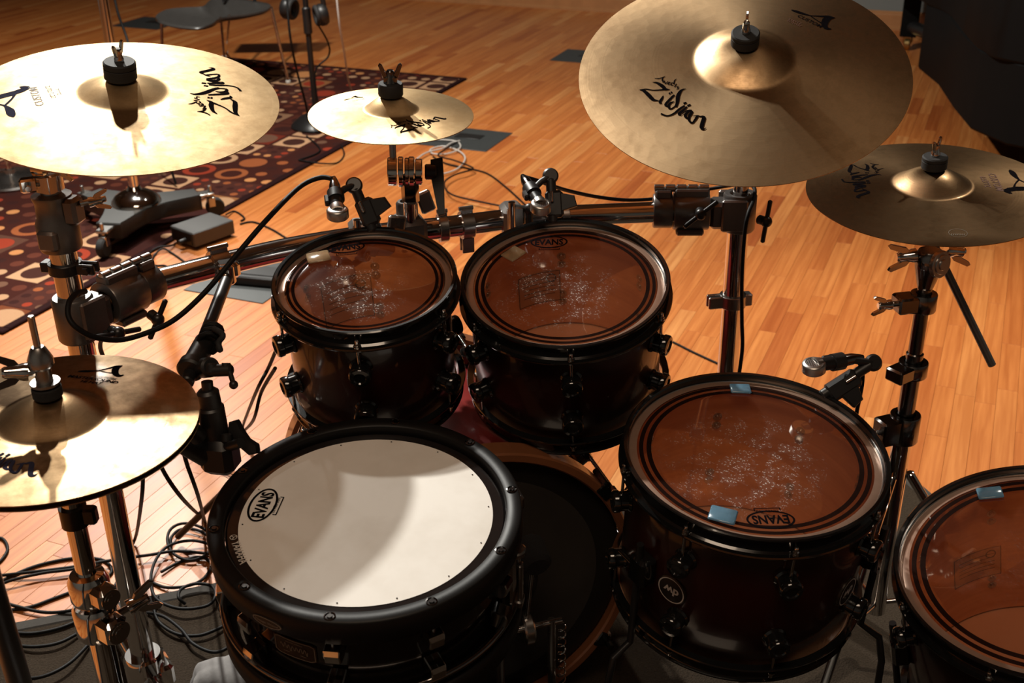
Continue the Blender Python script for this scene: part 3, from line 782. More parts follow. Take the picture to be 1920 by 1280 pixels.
tom16 = tom('tom16', 'floor_tom', 'floor tom cut off by the right edge of the picture', (0.778, 1.385, 0.432), (-0.215, -0.125, 0.968), 0.204, 0.30, 8, 0.05, shell_mat('red burst lacquer largest', SHELL, EDGE, -0.15, 0.15), membrane('clear head largest', (0.95, 0.80, 0.70), 0.04, HZ, 0.03, 1.3, 0.204), 0.075, M_res)
evans(tom12['head'], local(tom12, 1003, 459.5), local(tom12, 1056, 458.5), 0.0006, M_ink)
evans(tom10['head'], local(tom10, 622, 471), local(tom10, 676, 466), 0.0006, M_ink)
evans(tom14['head'], local(tom14, 1477, 966), local(tom14, 1408, 967.5), 0.0006, M_ink)
# paper labels inside the shells
M_label = simple('brown paper label', (0.50, 0.25, 0.12), 0.7, nscale=20, namt=0.1)
def inner_label(d, x, y, wl, hl, rot=0.0):
    # lies on the far inner wall
    P = d['M'].inverted() @ CAM_O; R = d['R'] - 0.0092
    a = local(d, x, y)
    dirv = (a - P).normalized()
    # hit the inner cylinder
    A = dirv.x ** 2 + dirv.y ** 2; Bq = 2 * (a.x * dirv.x + a.y * dirv.y); Cq = a.x ** 2 + a.y ** 2 - R * R
    t_ = (-Bq + sqrt(Bq * Bq - 4 * A * Cq)) / (2 * A)
    h = a + dirv * t_
    zc = max(h.z, -d['L'] + 0.02 + hl / 2)
    th = atan2(h.y, h.x); rr = R - 0.0004
    def mp(u, v): # u across (towards viewer's right), v up
        an = th - u / rr; return Vector((rr * cos(an), rr * sin(an), zc + v))
    mb = MB(); n = 10
    vs = [mp(-wl / 2 + wl * i / n, s) for s in (-hl / 2, hl / 2) for i in range(n + 1)]
    mb.add(vs, [(i, i + 1, n + 2 + i, n + 1 + i) for i in range(n)])
    lb = obj('paper_label', mb, M_label, d['lining'])
    ln = MB(); rr = R - 0.0008
    for (a0, b0, a1, b1) in ((-wl / 2, -hl / 2, wl / 2, -hl / 2), (wl / 2, -hl / 2, wl / 2, hl / 2), (wl / 2, hl / 2, -wl / 2, hl / 2), (-wl / 2, hl / 2, -wl / 2, -hl / 2)):
        stroke(ln, [(a0 + (a1 - a0) * i / 10, b0 + (b1 - b0) * i / 10, 0.0012) for i in range(11)], mp, 1)
    for k in range(5):
        y_ = hl * (0.28 - 0.13 * k); stroke(ln, [(-wl * 0.38 + wl * 0.76 * i / 8, y_, 0.0010) for i in range(9)], mp, 1)
    ring_line(ln, mp, wl * 0.30, hl * 0.28, 0.008, 0.008, 0.002, 20)
    obj('label_print', ln, M_ink, lb, smooth=False)
inner_label(tom10, 650, 560, 0.085, 0.085)
inner_label(tom12, 1010, 540, 0.075, 0.065)
inner_label(tom16, 1830, 1060, 0.085, 0.065)
# round badges on the floor tom
def badge(d, a, zc, upside=True):
    r = d['R'] + 0.0001; M = RZ(a) @ T(r, 0, zc) @ RY(pi / 2) @ RZ(-pi / 2 if upside else pi / 2)
    b = obj('badge', MB().lathe([(0.024, -0.003), (0.024, 0.0006), (0.0225, 0.0012), (0, 0.0012)], 32), M_bronze, d['root'], M)
    mb = MB(); mp = lambda u, v: Vector((-0.013 + u * 0.026, -0.006 + v * 0.026, 0.0017))
    word(mb, 'dw', mp, 0.03, 0.1, 1.0); ring_line(mb, lambda u, v: Vector((u, v, 0.0017)), 0, 0, 0.0212, 0.0212, 0.0018, 36)
    obj('badge_print', mb, M_pale, b, smooth=False)
badge(tom14, radians(-133), -0.140); badge(tom14, radians(-43), -0.150)
# legs of the floor toms
def tom_leg(d, a, zt, out, rr=0.0055):
    M = d['M']; P0 = M @ (RZ(a) @ Vector((d['R'] + 0.020, 0, -d['L'] * 0.30)))
    P1 = M @ (RZ(a) @ Vector((d['R'] + 0.020, 0, -d['L'] - 0.02)))
    o = (P0 - d['C']); o.z = 0; o.normalize()
    z0 = CZ + 0.012
    pts = [P0, P1, P1 + o * 0.03 + Vector((0, 0, -0.02)), P1 + o * out + Vector((0, 0, -0.045))]
    foot = P1 + o * (out + 0.004); foot.z = z0
    if P1.z - 0.05 > z0 + 0.03: pts += [Vector((foot.x, foot.y, P1.z - 0.065)), foot]
    else: pts = [P0, P1, Vector((P1.x, P1.y, z0))]; foot = pts[-1]
    lg = obj('leg', MB().tube(pts, rr, 12), M_blkm, d['root'], world=True)
    obj('rubber_foot', MB().lathe([(0, 0), (0.012, 0), (0.013, 0.004), (0.010, 0.02), (0.006, 0.026), (0, 0.026)], 18, T(foot.x, foot.y, CZ)), M_rub, lg, world=True)
    br = MB(); br.box(0.028, 0.034, 0.05, M @ RZ(a) @ T(d['R'] + 0.012, 0, -d['L'] * 0.5), 0.005)
    br.cyl(M @ (RZ(a) @ Vector((d['R'] + 0.018, -0.01, -d['L'] * 0.5))), M @ (RZ(a) @ Vector((d['R'] + 0.018, -0.045, -d['L'] * 0.5))), 0.004, seg=10)
    obj('leg_bracket', br, M_blk, lg, world=True)
for a in (radians(-148), radians(-20), radians(92)): tom_leg(tom14, a, 0, 0.035)
for a in (radians(172), radians(-60), radians(70)): tom_leg(tom16, a, 0, 0.03)

# gel pads
def gel_pad(d, x, y, sx, sy, rot, m, label):
    p = local(d, x, y); M = d['M'] @ T(p.x, p.y, 0.0004) @ RZ(rot)
    mb = MB(); n = 8
    vs, fs = [], []
    mb.box(sx, sy, 0.0042, T(0, 0, 0.0023), 0.0018)
    top('gel_pad', mb, m, label, 'gel pad', M, group='gel pads on the tom heads', ang=70)
gel_pad(tom10, 597, 484, 0.036, 0.027, 0.30, M_gela, 'amber gel pad on the head of the smallest rack tom')
gel_pad(tom12, 963, 478, 0.034, 0.028, 0.78, M_gela, 'amber gel pad on the head of the wider rack tom')
gel_pad(tom14, 1388, 731, 0.032, 0.023, -0.03, M_gelb, 'blue gel pad at the far rim of the floor tom')
gel_pad(tom14, 1355, 968, 0.037, 0.030, -0.35, M_gelb, 'blue gel pad near the upside-down oval on the floor tom')
gel_pad(tom16, 1856, 926, 0.038, 0.026, -0.15, M_gelb, 'blue gel pad on the floor tom at the right picture edge')

# ------------------------------------------------------------------ snare drum
SC = Vector((-0.191, 1.256, 0.634)); SN = Vector((0.012, -0.102, 0.995)).normalized()
sM = frame(SC, SN)
snare = empty('snare_drum', 'black snare drum with white coated head and black wooden hoop', 'drum', sM)
SD = dict(C=SC, n=SN, M=sM, R=0.178, L=0.15)
SL = 0.15
obj('shell', MB().lathe([(0.170, -0.006), (0.1765, -0.006), (0.1765, -SL + 0.006), (0.170, -SL + 0.006)], 128), M_snshell, snare)
def ring_black():
    t = NT('dark clear rim of head'); c = t.coord('Object')
    t.bsdf(Base_Color=t.mix(t.noise(c, 40, 2), (0.010, 0.008, 0.008), (0.018, 0.014, 0.013)), Roughness=0.12, Coat_Weight=0.4); return t.m
sh = obj('batter_head', MB().lathe([(0, 0.0006), (0.08, 0.0006), (0.1625, 0.0006)], 128), M_coat, snare)
obj('head_rim', MB().lathe([(0.1615, 0.0), (0.176, -0.0005), (0.179, -0.004)], 128), ring_black(), snare)
evans(sh, local(SD, 493, 972), local(SD, 515, 925), 0.0012, M_ink)
# vent dots around the coating
vd = MB()
for k in range(14):
    a = 2 * pi * k / 14 + 0.1; vd.lathe([(0.0011, 0.0), (0, 0.0)], 8, T(0.1575 * cos(a), 0.1575 * sin(a), 0.0012))
obj('vent_dots', vd, M_ink, sh, smooth=False)
mbm = MB(); A_ = local(SD, 428, 1006); B_ = local(SD, 449, 1060)
X_ = (B_ - A_); L_ = X_.length; X_.normalize(); Y_ = Vector((-X_.y, X_.x, 0))
mpY = lambda u, v: Vector((A_.x, A_.y, 0.0009)) + (X_ * u + Y_ * v) * L_ + Y_ * 0.001
word(mbm, 'YAMAHA', lambda u, v: mpY(0.22 + u * 0.78, v * 0.9), 0.02, 0, 1.15)
ring_line(mbm, mpY, 0.08, 0.08, 0.075, 0.075, 0.016, 24)
for k in range(3):
    a = pi / 2 + k * 2 * pi / 3; stroke(mbm, [(0.08, 0.08, 0.018), (0.08 + 0.065 * cos(a), 0.08 + 0.065 * sin(a), 0.018)], mpY, 1)
obj('maker_name', mbm, M_pale, sh, smooth=False)
HO = 0.2005
shp = obj('top_hoop', MB().lathe([(0.1795, -0.004), (0.1795, 0.009), (0.1815, 0.0115), (HO - 0.003, 0.0125), (HO, 0.0095), (HO, -0.022), (HO - 0.003, -0.025), (0.1825, -0.025)], 144, None, loop=True), M_snhoop, snare, ang=50)
obj('bottom_hoop', MB().lathe([(0.1795, -SL + 0.004), (0.1795, -SL - 0.008), (HO - 0.003, -SL - 0.011), (HO, -SL - 0.008), (HO, -SL + 0.022), (HO - 0.003, -SL + 0.025), (0.1825, -SL + 0.025)], 144, None, loop=True), M_snhoop, snare, ang=50)
nl = 10; ph0 = radians(-97)
for k in range(nl):
    a = ph0 + 2 * pi * k / nl; Rk = RZ(a)
    bolt = MB(); bolt.lathe([(0.0070, 0), (0.0070, 0.0012), (0.0058, 0.0016), (0.0052, 0.0004), (0.0032, 0.0004), (0.0030, 0.0022), (0, 0.0022)], 20, Rk @ T(0.1905, 0, 0.0118))
    obj('hoop_bolt', bolt, M_dchrome, shp)
    for zz in (-0.045, -0.098):
        lg = MB()
        prof = [(-0.011, -0.014), (0.004, -0.014), (0.010, -0.009), (0.0125, 0.004), (0.0105, 0.011), (-0.011, 0.013)]
        lg.prism(prof, -0.010, 0.010, Rk @ T(0.1905, 0, zz) @ RX(pi / 2), 0.0015)
        lo = obj('lug', lg, M_chrome, snare, ang=25)
        rd = MB()
        ze = (-0.022 - 0.0) if zz > -0.07 else (-SL + 0.022)
        rd.cyl(Rk @ Vector((0.1915, 0, zz)), Rk @ Vector((0.1915, 0, ze)), 0.0028, seg=10)
        obj('tension_rod', rd, M_chrome, lo)
obj('shell_ring', MB().torus(0.1955, 0.0050, T(0, 0, -0.110), 128, 14), M_dchrome, snare)
# maker's plates on the shell
def curved_plate(parent, r, a, zc, wl, hl, m, m2, oval=False, name='name_plate'):
    mp = lambda u, v, e=0.0: Vector(((r + e) * cos(a + u / r), (r + e) * sin(a + u / r), zc + v))
    mb = MB(); n = 20
    pts = []
    for i in range(n):
        t_ = 2 * pi * i / n; c_, s_ = cos(t_), sin(t_)
        if not oval: c_ = max(-1, min(1, c_ * 1.35)); s_ = max(-1, min(1, s_ * 1.35))
        pts.append((wl / 2 * c_, hl / 2 * s_))
    mb.add([mp(0, 0, 0.0012)] + [mp(u, v, 0.0012) for u, v in pts] + [mp(u, v, -0.001) for u, v in pts], [(0, 1 + i, 1 + (i + 1) % n) for i in range(n)] + [(1 + i, 1 + n + i, 1 + n + (i + 1) % n, 1 + (i + 1) % n) for i in range(n)])
    p = obj(name, mb, m, parent)
    ln = MB(); q = lambda u, v: mp(u, v, 0.0016)
    stroke(ln, [(u * 0.93, v * 0.9, 0.0012) for u, v in pts + pts[:1]], q, 1)
    return p, ln, q
p, ln, q = curved_plate(shp, HO, ph0 - 0.40, -0.011, 0.044, 0.014, M_bronze, M_pale, True)
word(ln, 'Vintage Wood', lambda u, v: q(-0.017 + u * 0.034, -0.002 + v * 0.034), 0.0, 0.3, 0.9)
obj('plate_print', ln, M_inkgrey, p, smooth=False)
p, ln, q = curved_plate(snare, 0.177, ph0 - 0.32, -0.070, 0.060, 0.030, M_bronze, M_pale)
wv = [(-0.020 + 0.0015 * i, 0.001 + 0.0035 * sin(i * 1.7) * (1 if i % 5 else 1.8), 0.0009) for i in range(27)]
stroke(ln, wv, q, 4)
stroke(ln, [(-0.012, 0.009, 0.0008), (0.012, 0.009, 0.0008)], q, 1); stroke(ln, [(-0.016, -0.008, 0.0008), (0.016, -0.008, 0.0008)], q, 1)
obj('plate_print', ln, M_inkgrey, p, smooth=False)
# strainer at the right side
st = MB(); aS = radians(-12); Rk = RZ(aS)
st.box(0.016, 0.030, 0.075, Rk @ T(0.186, 0, -0.075), 0.003); st.cyl(Rk @ Vector((0.196, 0, -0.03)), Rk @ Vector((0.196, 0, -0.02)), 0.013, seg=24, bev=0.002)
st.box(0.006, 0.012, 0.06, Rk @ T(0.202, 0.0, -0.075), 0.002); st.box(0.012, 0.02, 0.012, Rk @ T(0.2, 0, -0.11), 0.002)
obj('strainer', st, M_steel, snare)
bt = MB(); Rk = RZ(radians(20)); bt.box(0.018, 0.03, 0.024, Rk @ T(0.204, 0, -0.032), 0.004); bt.box(0.008, 0.02, 0.05, Rk @ T(0.19, 0, -0.05), 0.002)
obj('mute_clamp', bt, M_steel, snare)
# snare stand
ss = empty('snare_stand', 'dark snare stand under the white-headed snare drum', 'stand', T(SC.x, SC.y + 0.04, CZ))
S0_ = SC - SN * (SL + 0.022)
obj('column', MB().cyl((SC.x, SC.y + 0.03, 0.10), S0_ - Vector((0, 0, 0.05)), 0.0125, seg=20), M_dchrome, ss, world=True)
for k in range(3):
    a = radians(30 + 120 * k); d_ = Vector((cos(a), sin(a), 0))
    arm = MB(); c0 = S0_ - Vector((0, 0, 0.05)); tip = sM @ Vector((0.207 * cos(a), 0.207 * sin(a), -SL - 0.012)); up_ = sM @ Vector((0.207 * cos(a), 0.207 * sin(a), -SL + 0.022))
    arm.tube([c0, c0 + (tip - c0) * 0.5 - Vector((0, 0, 0.012)), tip, up_], 0.0065, 12); obj('basket_arm', arm, M_dchrome, ss, world=True)
    lg = MB(); lg.tube([(SC.x, SC.y + 0.03, 0.20), Vector((SC.x, SC.y + 0.03, 0.10)) + d_ * 0.12, Vector((SC.x, SC.y + 0.03, CZ + 0.011)) + d_ * 0.24], 0.008, 12); obj('leg', lg, M_dchrome, ss, world=True)

# ------------------------------------------------------------------ bass drum
BX = Vector((0.955, 0.296, 0)).normalized(); BA = Vector((0.296, -0.955, 0)).normalized()   # BA: towards the drummer
BR = 0.250; Rh = 0.265
rp = fl(1180, 1010, 0.31); BC = rp - BX * Rh; BC.z = 0.2655 + CZ
bM = frame(BC, BA, BX)
bass = empty('bass_drum', 'bass drum with dark head and stained wooden hoops behind the snare drum', 'drum', bM)
BL = 0.44
obj('shell', MB().lathe([(BR, -0.012), (BR, -BL + 0.012)], 128), M_bassred, bass)
M_bhead = simple('black bass membrane', (0.012, 0.010, 0.009), 0.3, nscale=15, namt=0.3)
bh = obj('batter_head', MB().lathe([(0, 0), (BR - 0.004, 0), (BR, -0.004)], 96), M_bhead, bass)
obj('impact_patch', MB().lathe([(0.0, 0.0012), (0.045, 0.0012), (0.046, 0.0002)], 40, T(0.0, -0.02, 0)), M_felt, bh)
obj('head_panel', MB().lathe([(0.10, 0.0006), (0.205, 0.0006)], 96), simple('worn grey membrane', (0.03, 0.026, 0.022), 0.45, nscale=10, namt=0.4), bh)
obj('front_head', MB().lathe([(0, -BL), (BR - 0.004, -BL), (BR, -BL + 0.004)], 96), M_bhead, bass)
for z0 in (0.006, -BL - 0.006):
    sg = 1 if z0 > -0.1 else -1
    obj('wooden_hoop', MB().lathe([(BR - 0.002, z0 + 0.010 * sg), (BR + 0.001, z0 + 0.013 * sg), (Rh - 0.003, z0 + 0.013 * sg), (Rh, z0 + 0.010 * sg), (Rh, z0 - 0.024 * sg), (BR + 0.005, z0 - 0.024 * sg)], 128, None, loop=True), M_hoopwood, bass, ang=30)
for k in range(10):
    a = radians(36 * k); Rk = RZ(a)
    for z0, sg in ((0.012, 1), (-BL - 0.012, -1)):
        if k == 2 and sg == 1: continue
        cl = MB(); cl.box(0.012, 0.030, 0.050, Rk @ T(Rh + 0.005, 0, z0 - sg * 0.018), 0.003); cl.box(0.020, 0.030, 0.007, Rk @ T(Rh - 0.004, 0, z0 + sg * 0.0055), 0.002)
        c_ = obj('claw', cl, M_blk, bass)
        rd = MB(); rd.cyl(Rk @ Vector((Rh + 0.009, 0, z0 + sg * 0.012)), Rk @ Vector((Rh + 0.009, 0, z0 - sg * 0.095)), 0.0035, seg=10); rd.cyl(Rk @ Vector((Rh + 0.009, 0, z0 + sg * 0.010)), Rk @ Vector((Rh + 0.009, 0, z0 + sg * 0.024)), 0.006, seg=8)
        obj('tension_rod', rd, M_dchrome, c_)
        lg = MB(); turret(lg, BR - 0.001); obj('lug', lg, M_blk, bass, Rk @ T(0, 0, z0 - sg * 0.11))
for s in (-1, 1):
    p0 = BC - BA * (BL * 0.72) + BX * (s * 0.232) + Vector((0, 0, -0.11)); p1 = BC - BA * (BL * 0.95) + BX * (s * 0.42); p1.z = CZ + 0.006
    obj('spur', MB().cyl(p0, p1, 0.008, seg=16, bev=0.003), M_blkm, bass, world=True)

# kick pedal
pd = empty('kick_pedal', 'steel bass drum pedal in the shade right of the snare drum', 'pedal', T(0.05, 1.36, CZ))
pC = fl(988, 1215, 0.12)
pc = Vector((BC.x, BC.y, 0)) + BA * 0.05 + BX * 0.055
def pw(a, b, z): return pc + BA * a + BX * b + Vector((0, 0, z))
fr_ = frame(pc, Vector((0, 0, 1)), BX)
for s in (-1, 1):
    obj('post', MB().cyl(pw(0.02, 0.045 * s, CZ), pw(0.02, 0.045 * s, 0.235), 0.007, seg=14), M_steel, pd, world=True)
    obj('post_foot', MB().box(0.03, 0.06, 0.014, frame(pw(0.02, 0.045 * s, CZ + 0.0075), Vector((0, 0, 1)), BX), 0.003), M_cast, pd, world=True)
obj('axle', MB().cyl(pw(0.02, -0.062, 0.23), pw(0.02, 0.062, 0.23), 0.006, seg=14), M_chrome, pd, world=True)
obj('drive_cam', MB().cyl(pw(0.02, -0.008, 0.23), pw(0.02, 0.010, 0.23), 0.028, seg=28, bev=0.003), M_steel, pd, world=True)
bt_ = MB(); bt_.cyl(pw(0.02, 0, 0.23), pw(0.06, 0, 0.40), 0.004, seg=12); obj('beater_shaft', bt_, M_chrome, pd, world=True)
obj('beater', MB().cyl(pw(0.085, 0, 0.398), pw(0.035, 0, 0.412), 0.024, seg=28, bev=0.006), M_felt, pd, world=True)
obj('footboard', MB().box(0.085, 0.26, 0.010, frame(pw(0.17, 0, 0.075), (Vector((0, 0, 1)) + BA * 0.28).normalized(), BX), 0.003), M_steel, pd, world=True)
obj('base_plate', MB().box(0.10, 0.33, 0.006, frame(pw(0.14, 0, CZ + 0.0035), Vector((0, 0, 1)), BX), 0.002), M_blkm, pd, world=True)
obj('spring', MB().tube([pw(0.02 + 0.007 * cos(k * 0.7), 0.062 + 0.007 * sin(k * 0.7), 0.10 + k * 0.0018) for k in range(70)], 0.0014, 6), M_chrome, pd, world=True)
obj('hoop_clamp', MB().box(0.05, 0.05, 0.02, frame(pw(-0.012, 0, 0.052), Vector((0, 0, 1)), BX), 0.004), M_steel, pd, world=True)

# ================================================================== rack
RZ0 = 0.768
PL = at(140, 585, 1.75); PL.z = 0; PR = fl(1386, 395, RZ0); PR.z = 0
bar_pts = [fl(x, y, RZ0) for x, y in ((205, 563), (270, 535), (340, 515), (450, 487), (560, 463), (700, 441), (830, 427), (960, 411), (1060, 405), (1180, 400), (1300, 395))]
rack = empty('drum_rack', 'chrome tube drum rack with two posts and a curved crossbar behind the toms', 'drum rack', T(PL.x, PL.y, CZ))
TR = 0.0195
BARC = spline([bar_pts[0], *bar_pts[1:]], 6)
obj('crossbar', MB().tube(BARC, TR, 28), M_chrome, rack, world=True)
def V3(p, z): return Vector((p.x, p.y, z))
for P, zt in ((PL, 0.905), (PR, 0.80)):
    obj('post', MB().cyl(V3(P, 0.05), V3(P, zt), TR, seg=32, bev=0.002), M_chrome, rack, world=True)
# feet: a clamp and a cross tube on each post
for P, dv in ((PL, Vector((0.55, -0.83, 0))), (PR, Vector((0.2, -0.98, 0)))):
    dv = dv.normalized()
    f_ = MB(); f_.cyl(V3(P, 0.075) - dv * 0.26, V3(P, 0.075) + dv * 0.26, TR * 0.9, seg=24, bev=0.004); ft = obj('foot_tube', f_, M_chrome, rack, world=True)
    for s in (-1, 1):
        q = V3(P, 0) + dv * (0.25 * s)
        obj('rubber_foot', MB().lathe([(0, 0), (0.022, 0), (0.024, 0.006), (0.020, 0.05), (0.014, 0.06), (0, 0.06)], 20, T(q.x, q.y, CZ)), M_rub, ft, world=True)
    c_ = MB(); fm = frame(V3(P, 0.085), Vector((0, 0, 1)), dv)
    c_.lathe([(TR, -0.03), (0.031, -0.03), (0.034, -0.022), (0.034, 0.03), (0.030, 0.038), (TR, 0.038)], 28, fm, loop=True)
    c_.box(0.07, 0.030, 0.044, fm @ T(0, 0.026, -0.006), 0.006); c_.box(0.014, 0.026, 0.034, fm @ T(-0.036, 0.0, 0.030), 0.004); c_.box(0.014, 0.026, 0.034, fm @ T(0.036, 0.0, 0.030), 0.004)
    obj('foot_clamp', c_, M_chrome, rack, world=True)
def hexbolt(mb, M, r=0.006, h=0.006):
    mb.lathe([(0, h), (r * 0.9, h), (r, h - 0.001), (r, 0), (0, 0)], 6, M)
def tee(a, mb, L=0.05, r=0.0042, up=(0, 0, 1), handle=None):
    """T-handle screw: stem along up from a, cross bar"""
    u = Vector(up).normalized(); h = Vector(handle).normalized()
    mb.cyl(a, a + u * 0.022, 0.0085, seg=16, bev=0.002)
    e = a + u * 0.018
    mb.cyl(e - h * L / 2, e + h * L / 2, r, seg=12, bev=0.002); mb.ball(0.0105, T(*e), 16)
def t_clamp(P, d, label=None, flip=1):
    """large cast clamp joining a post at P (height RZ0) to the bar leaving along d"""
    d = Vector((d.x, d.y, 0)).normalized(); side = Vector((-d.y, d.x, 0))
    c0 = V3(P, RZ0)
    cl = MB(); fm = frame(c0, Vector((0, 0, 1)), d)
    cl.lathe([(TR, -0.036), (0.0275, -0.036), (0.030, -0.032), (0.030, 0.030), (0.0275, 0.034), (TR, 0.034)], 32, fm, loop=True)
    cl.box(0.040, 0.046, 0.050, fm @ T(0.034, 0, -0.004), 0.006)
    for s in (-1, 1): cl.box(0.046, 0.010, 0.060, fm @ T(0.012, s * 0.028, 0.0), 0.003)
    a = obj('post_clamp', cl, M_cast, rack, world=True)
    sl = MB(); bm = frame(c0 + d * 0.055, d, Vector((0, 0, 1)))
    sl.lathe([(TR, 0), (0.033, 0), (0.0345, 0.002), (0.0345, 0.062), (0.033, 0.064), (TR, 0.064)], 32, bm, loop=True)
    sl.lathe([(TR, 0.066), (0.0300, 0.066), (0.0312, 0.068), (0.0312, 0.098), (0.0300, 0.100), (TR, 0.100)], 32, bm, loop=True)
    sl.box(0.016, 0.028, 0.062, bm @ T(0.036, 0, 0.032), 0.003); sl.box(0.016, 0.028, 0.030, bm @ T(0.034, 0, 0.083), 0.003); sl.box(0.012, 0.05, 0.05, bm @ T(-0.034, 0, 0.034), 0.003)
    b = obj('bar_sleeve', sl, M_cast, rack, world=True)
    hg = MB()
    for k in range(5): hg.cyl(bm @ Vector((0.043, 0, 0.002 + k * 0.020)), bm @ Vector((0.043, 0, 0.0195 + k * 0.020)), 0.0068, seg=14, bev=0.001)
    obj('hinge', hg, M_steel, b, world=True)
    bl = MB()
    for zz in (0.016, 0.048, 0.082): hexbolt(bl, bm @ T(0.012, flip * -0.0335, zz) @ RX(flip * pi / 2), 0.0058, 0.005)
    obj('clamp_bolt', bl, M_steel, b, world=True)
    return c0, d, side, bm
dL = bar_pts[1] - V3(PL, RZ0); dR = bar_pts[-1] - V3(PR, RZ0)
c0, d, side, bm = t_clamp(PL, dL)
lv = MB(); q = c0 + d * 0.02 - side * 0.047 + Vector((0, 0, -0.020)); tee(q, lv, 0.085, up=-side, handle=d + Vector((0, 0, -0.25))); obj('clamp_lever', lv, M_blkm, rack, world=True)
lv = MB(); q = c0 + d * 0.105 - side * 0.038 + Vector((0, 0, -0.028)); tee(q, lv, 0.070, up=-side + Vector((0, 0, -0.4)), handle=Vector((0.5, 0.2, 1.0))); obj('clamp_lever', lv, M_blkm, rack, world=True)
c0, d, side, bm = t_clamp(PR, dR, flip=-1)
lv = MB(); q = c0 + d * 0.075 + side * 0.034 + Vector((0, 0, 0.012)); tee(q, lv, 0.075, up=side, handle=-d + Vector((0, 0, 0.85))); obj('clamp_lever', lv, M_blkm, rack, world=True)
lv = MB(); q = c0 - d * 0.030 + side * 0.030 + Vector((0, 0, -0.005)); tee(q, lv, 0.080, up=-d + side, handle=Vector((0.1, 0, 1))); obj('clamp_lever', lv, M_blkm, rack, world=True)
ch = MB(); fm = frame(V3(PR, RZ0), Vector((0, 0, 1)), d)
# memory locks on bar and posts
def lock_on_bar(i, f=0.0, L=0.022, ears=True):
    p = BARC[i]; dd = (BARC[min(i + 1, len(BARC) - 1)] - BARC[i - 1]).normalized(); m = frame(p, dd, Vector((0, 0, 1)))
    mb = MB(); mb.lathe([(TR, -L / 2), (0.0240, -L / 2), (0.0248, -L / 2 + 0.001), (0.0248, L / 2 - 0.001), (0.0240, L / 2), (TR, L / 2)], 28, m, loop=True)
    mb.box(0.010, 0.014, L, m @ T(0.0265, 0, 0), 0.002); mb.cyl(m @ Vector((0.031, 0, -L * 0.6)), m @ Vector((0.031, 0, L * 0.6)), 0.0042, seg=12, bev=0.001)
    if ears:
        for s in (-1, 1): mb.box(0.028, 0.004, L, m @ T(-0.036, s * 0.008, 0), 0.001)
        hexbolt(mb, m @ T(-0.040, -0.011, 0) @ RX(pi / 2), 0.005, 0.004)
    obj('memory_lock', mb, M_steel, rack, world=True)
def bar_index(px):
    return min(range(len(BARC)), key=lambda i: abs(proj(BARC[i])[0] - px))
lock_on_bar(bar_index(868)); lock_on_bar(bar_index(826), L=0.016, ears=False); lock_on_bar(bar_index(1058), L=0.012, ears=False); lock_on_bar(bar_index(418), L=0.03, ears=False)
def lock_on_post(P, z, ang, name='memory_lock', m=M_steel, L=0.024):
    mm_ = frame(V3(P, z), Vector((0, 0, 1)), Vector((cos(ang), sin(ang), 0))); mb = MB()
    mb.lathe([(TR, -L / 2), (0.0240, -L / 2), (0.0250, -L / 2 + 0.001), (0.0250, L / 2 - 0.001), (0.0240, L / 2), (TR, L / 2)], 28, mm_, loop=True)
    for s in (-1, 1):
        mb.box(0.030, 0.007, L, mm_ @ T(0.034, s * 0.007, 0), 0.002)
    mb.box(0.016, 0.02, L, mm_ @ T(-0.028, 0, 0), 0.002)
    hexbolt(mb, mm_ @ T(0.038, -0.011, 0) @ RX(pi / 2), 0.006, 0.006); obj(name, mb, m, rack, world=True)
zr = 1.5 + 0
def post_z(P, py):
    lo, hi = 0.0, 1.3
    for _ in range(40):
        mid = (lo + hi) / 2
        if proj(V3(P, mid))[1] > py: lo = mid
        else: hi = mid
    return lo
lock_on_post(PR, post_z(PR, 562), radians(190))
lock_on_post(PL, post_z(PL, 500), radians(-10), 'cable_clip', M_blkm, 0.016)

# ------------------------------------------------------------------ cymbal arms
def wing_nut(mb, M, s=1.0, spread=True):
    mb.lathe([(0, 0), (0.0075 * s, 0), (0.0075 * s, 0.004 * s), (0.0055 * s, 0.010 * s), (0.0052 * s, 0.018 * s), (0.004 * s, 0.020 * s), (0, 0.020 * s)], 16, M)
    for q in (-1, 1):
        mb.prism([(0.003 * s * q, 0.004 * s), (0.010 * s * q, 0.010 * s), (0.0155 * s * q, 0.026 * s), (0.0135 * s * q, 0.029 * s), (0.0105 * s * q, 0.027 * s), (0.004 * s * q, 0.013 * s)][::q], -0.0022 * s, 0.0022 * s, M @ RX(pi / 2), 0.0008)
def cym_top(c, root, rod_up, felt_r, felt_h, wing_ang, s=1.0, square=False):
    M = c['M']; z0 = c['z'](0.01)
    obj('felt_washer', MB().lathe([(0.006, -0.012), (felt_r * 0.55, -0.012), (felt_r * 0.62, -0.001), (0.006, -0.001)], 24, M @ T(0, 0, c['z'](0.012) - 0.002), loop=True), M_felt, root, world=True)
    mb = MB(); mb.lathe([(0.004, 0), (felt_r - 0.002, 0), (felt_r, 0.002), (felt_r, felt_h * 0.62), (felt_r - 0.0012, felt_h * 0.65), (felt_r, felt_h * 0.69), (felt_r, felt_h - 0.002), (felt_r - 0.002, felt_h), (0.004, felt_h)], 40, M @ T(0, 0, z0 + 0.001), loop=True)
    obj('cymbal_sleeve', mb, M_rub, root, world=True)
    obj('threaded_rod', MB().cyl(M @ Vector((0, 0, -0.09)), M @ Vector((0, 0, z0 + felt_h + rod_up)), 0.0038, seg=14, bev=0.001), M_chrome, root, world=True)
    wn = MB(); wing_nut(wn, M @ T(0, 0, z0 + felt_h + 0.0015) @ RZ(wing_ang), s); obj('wing_nut', wn, M_chrome, root, world=True, ang=25)
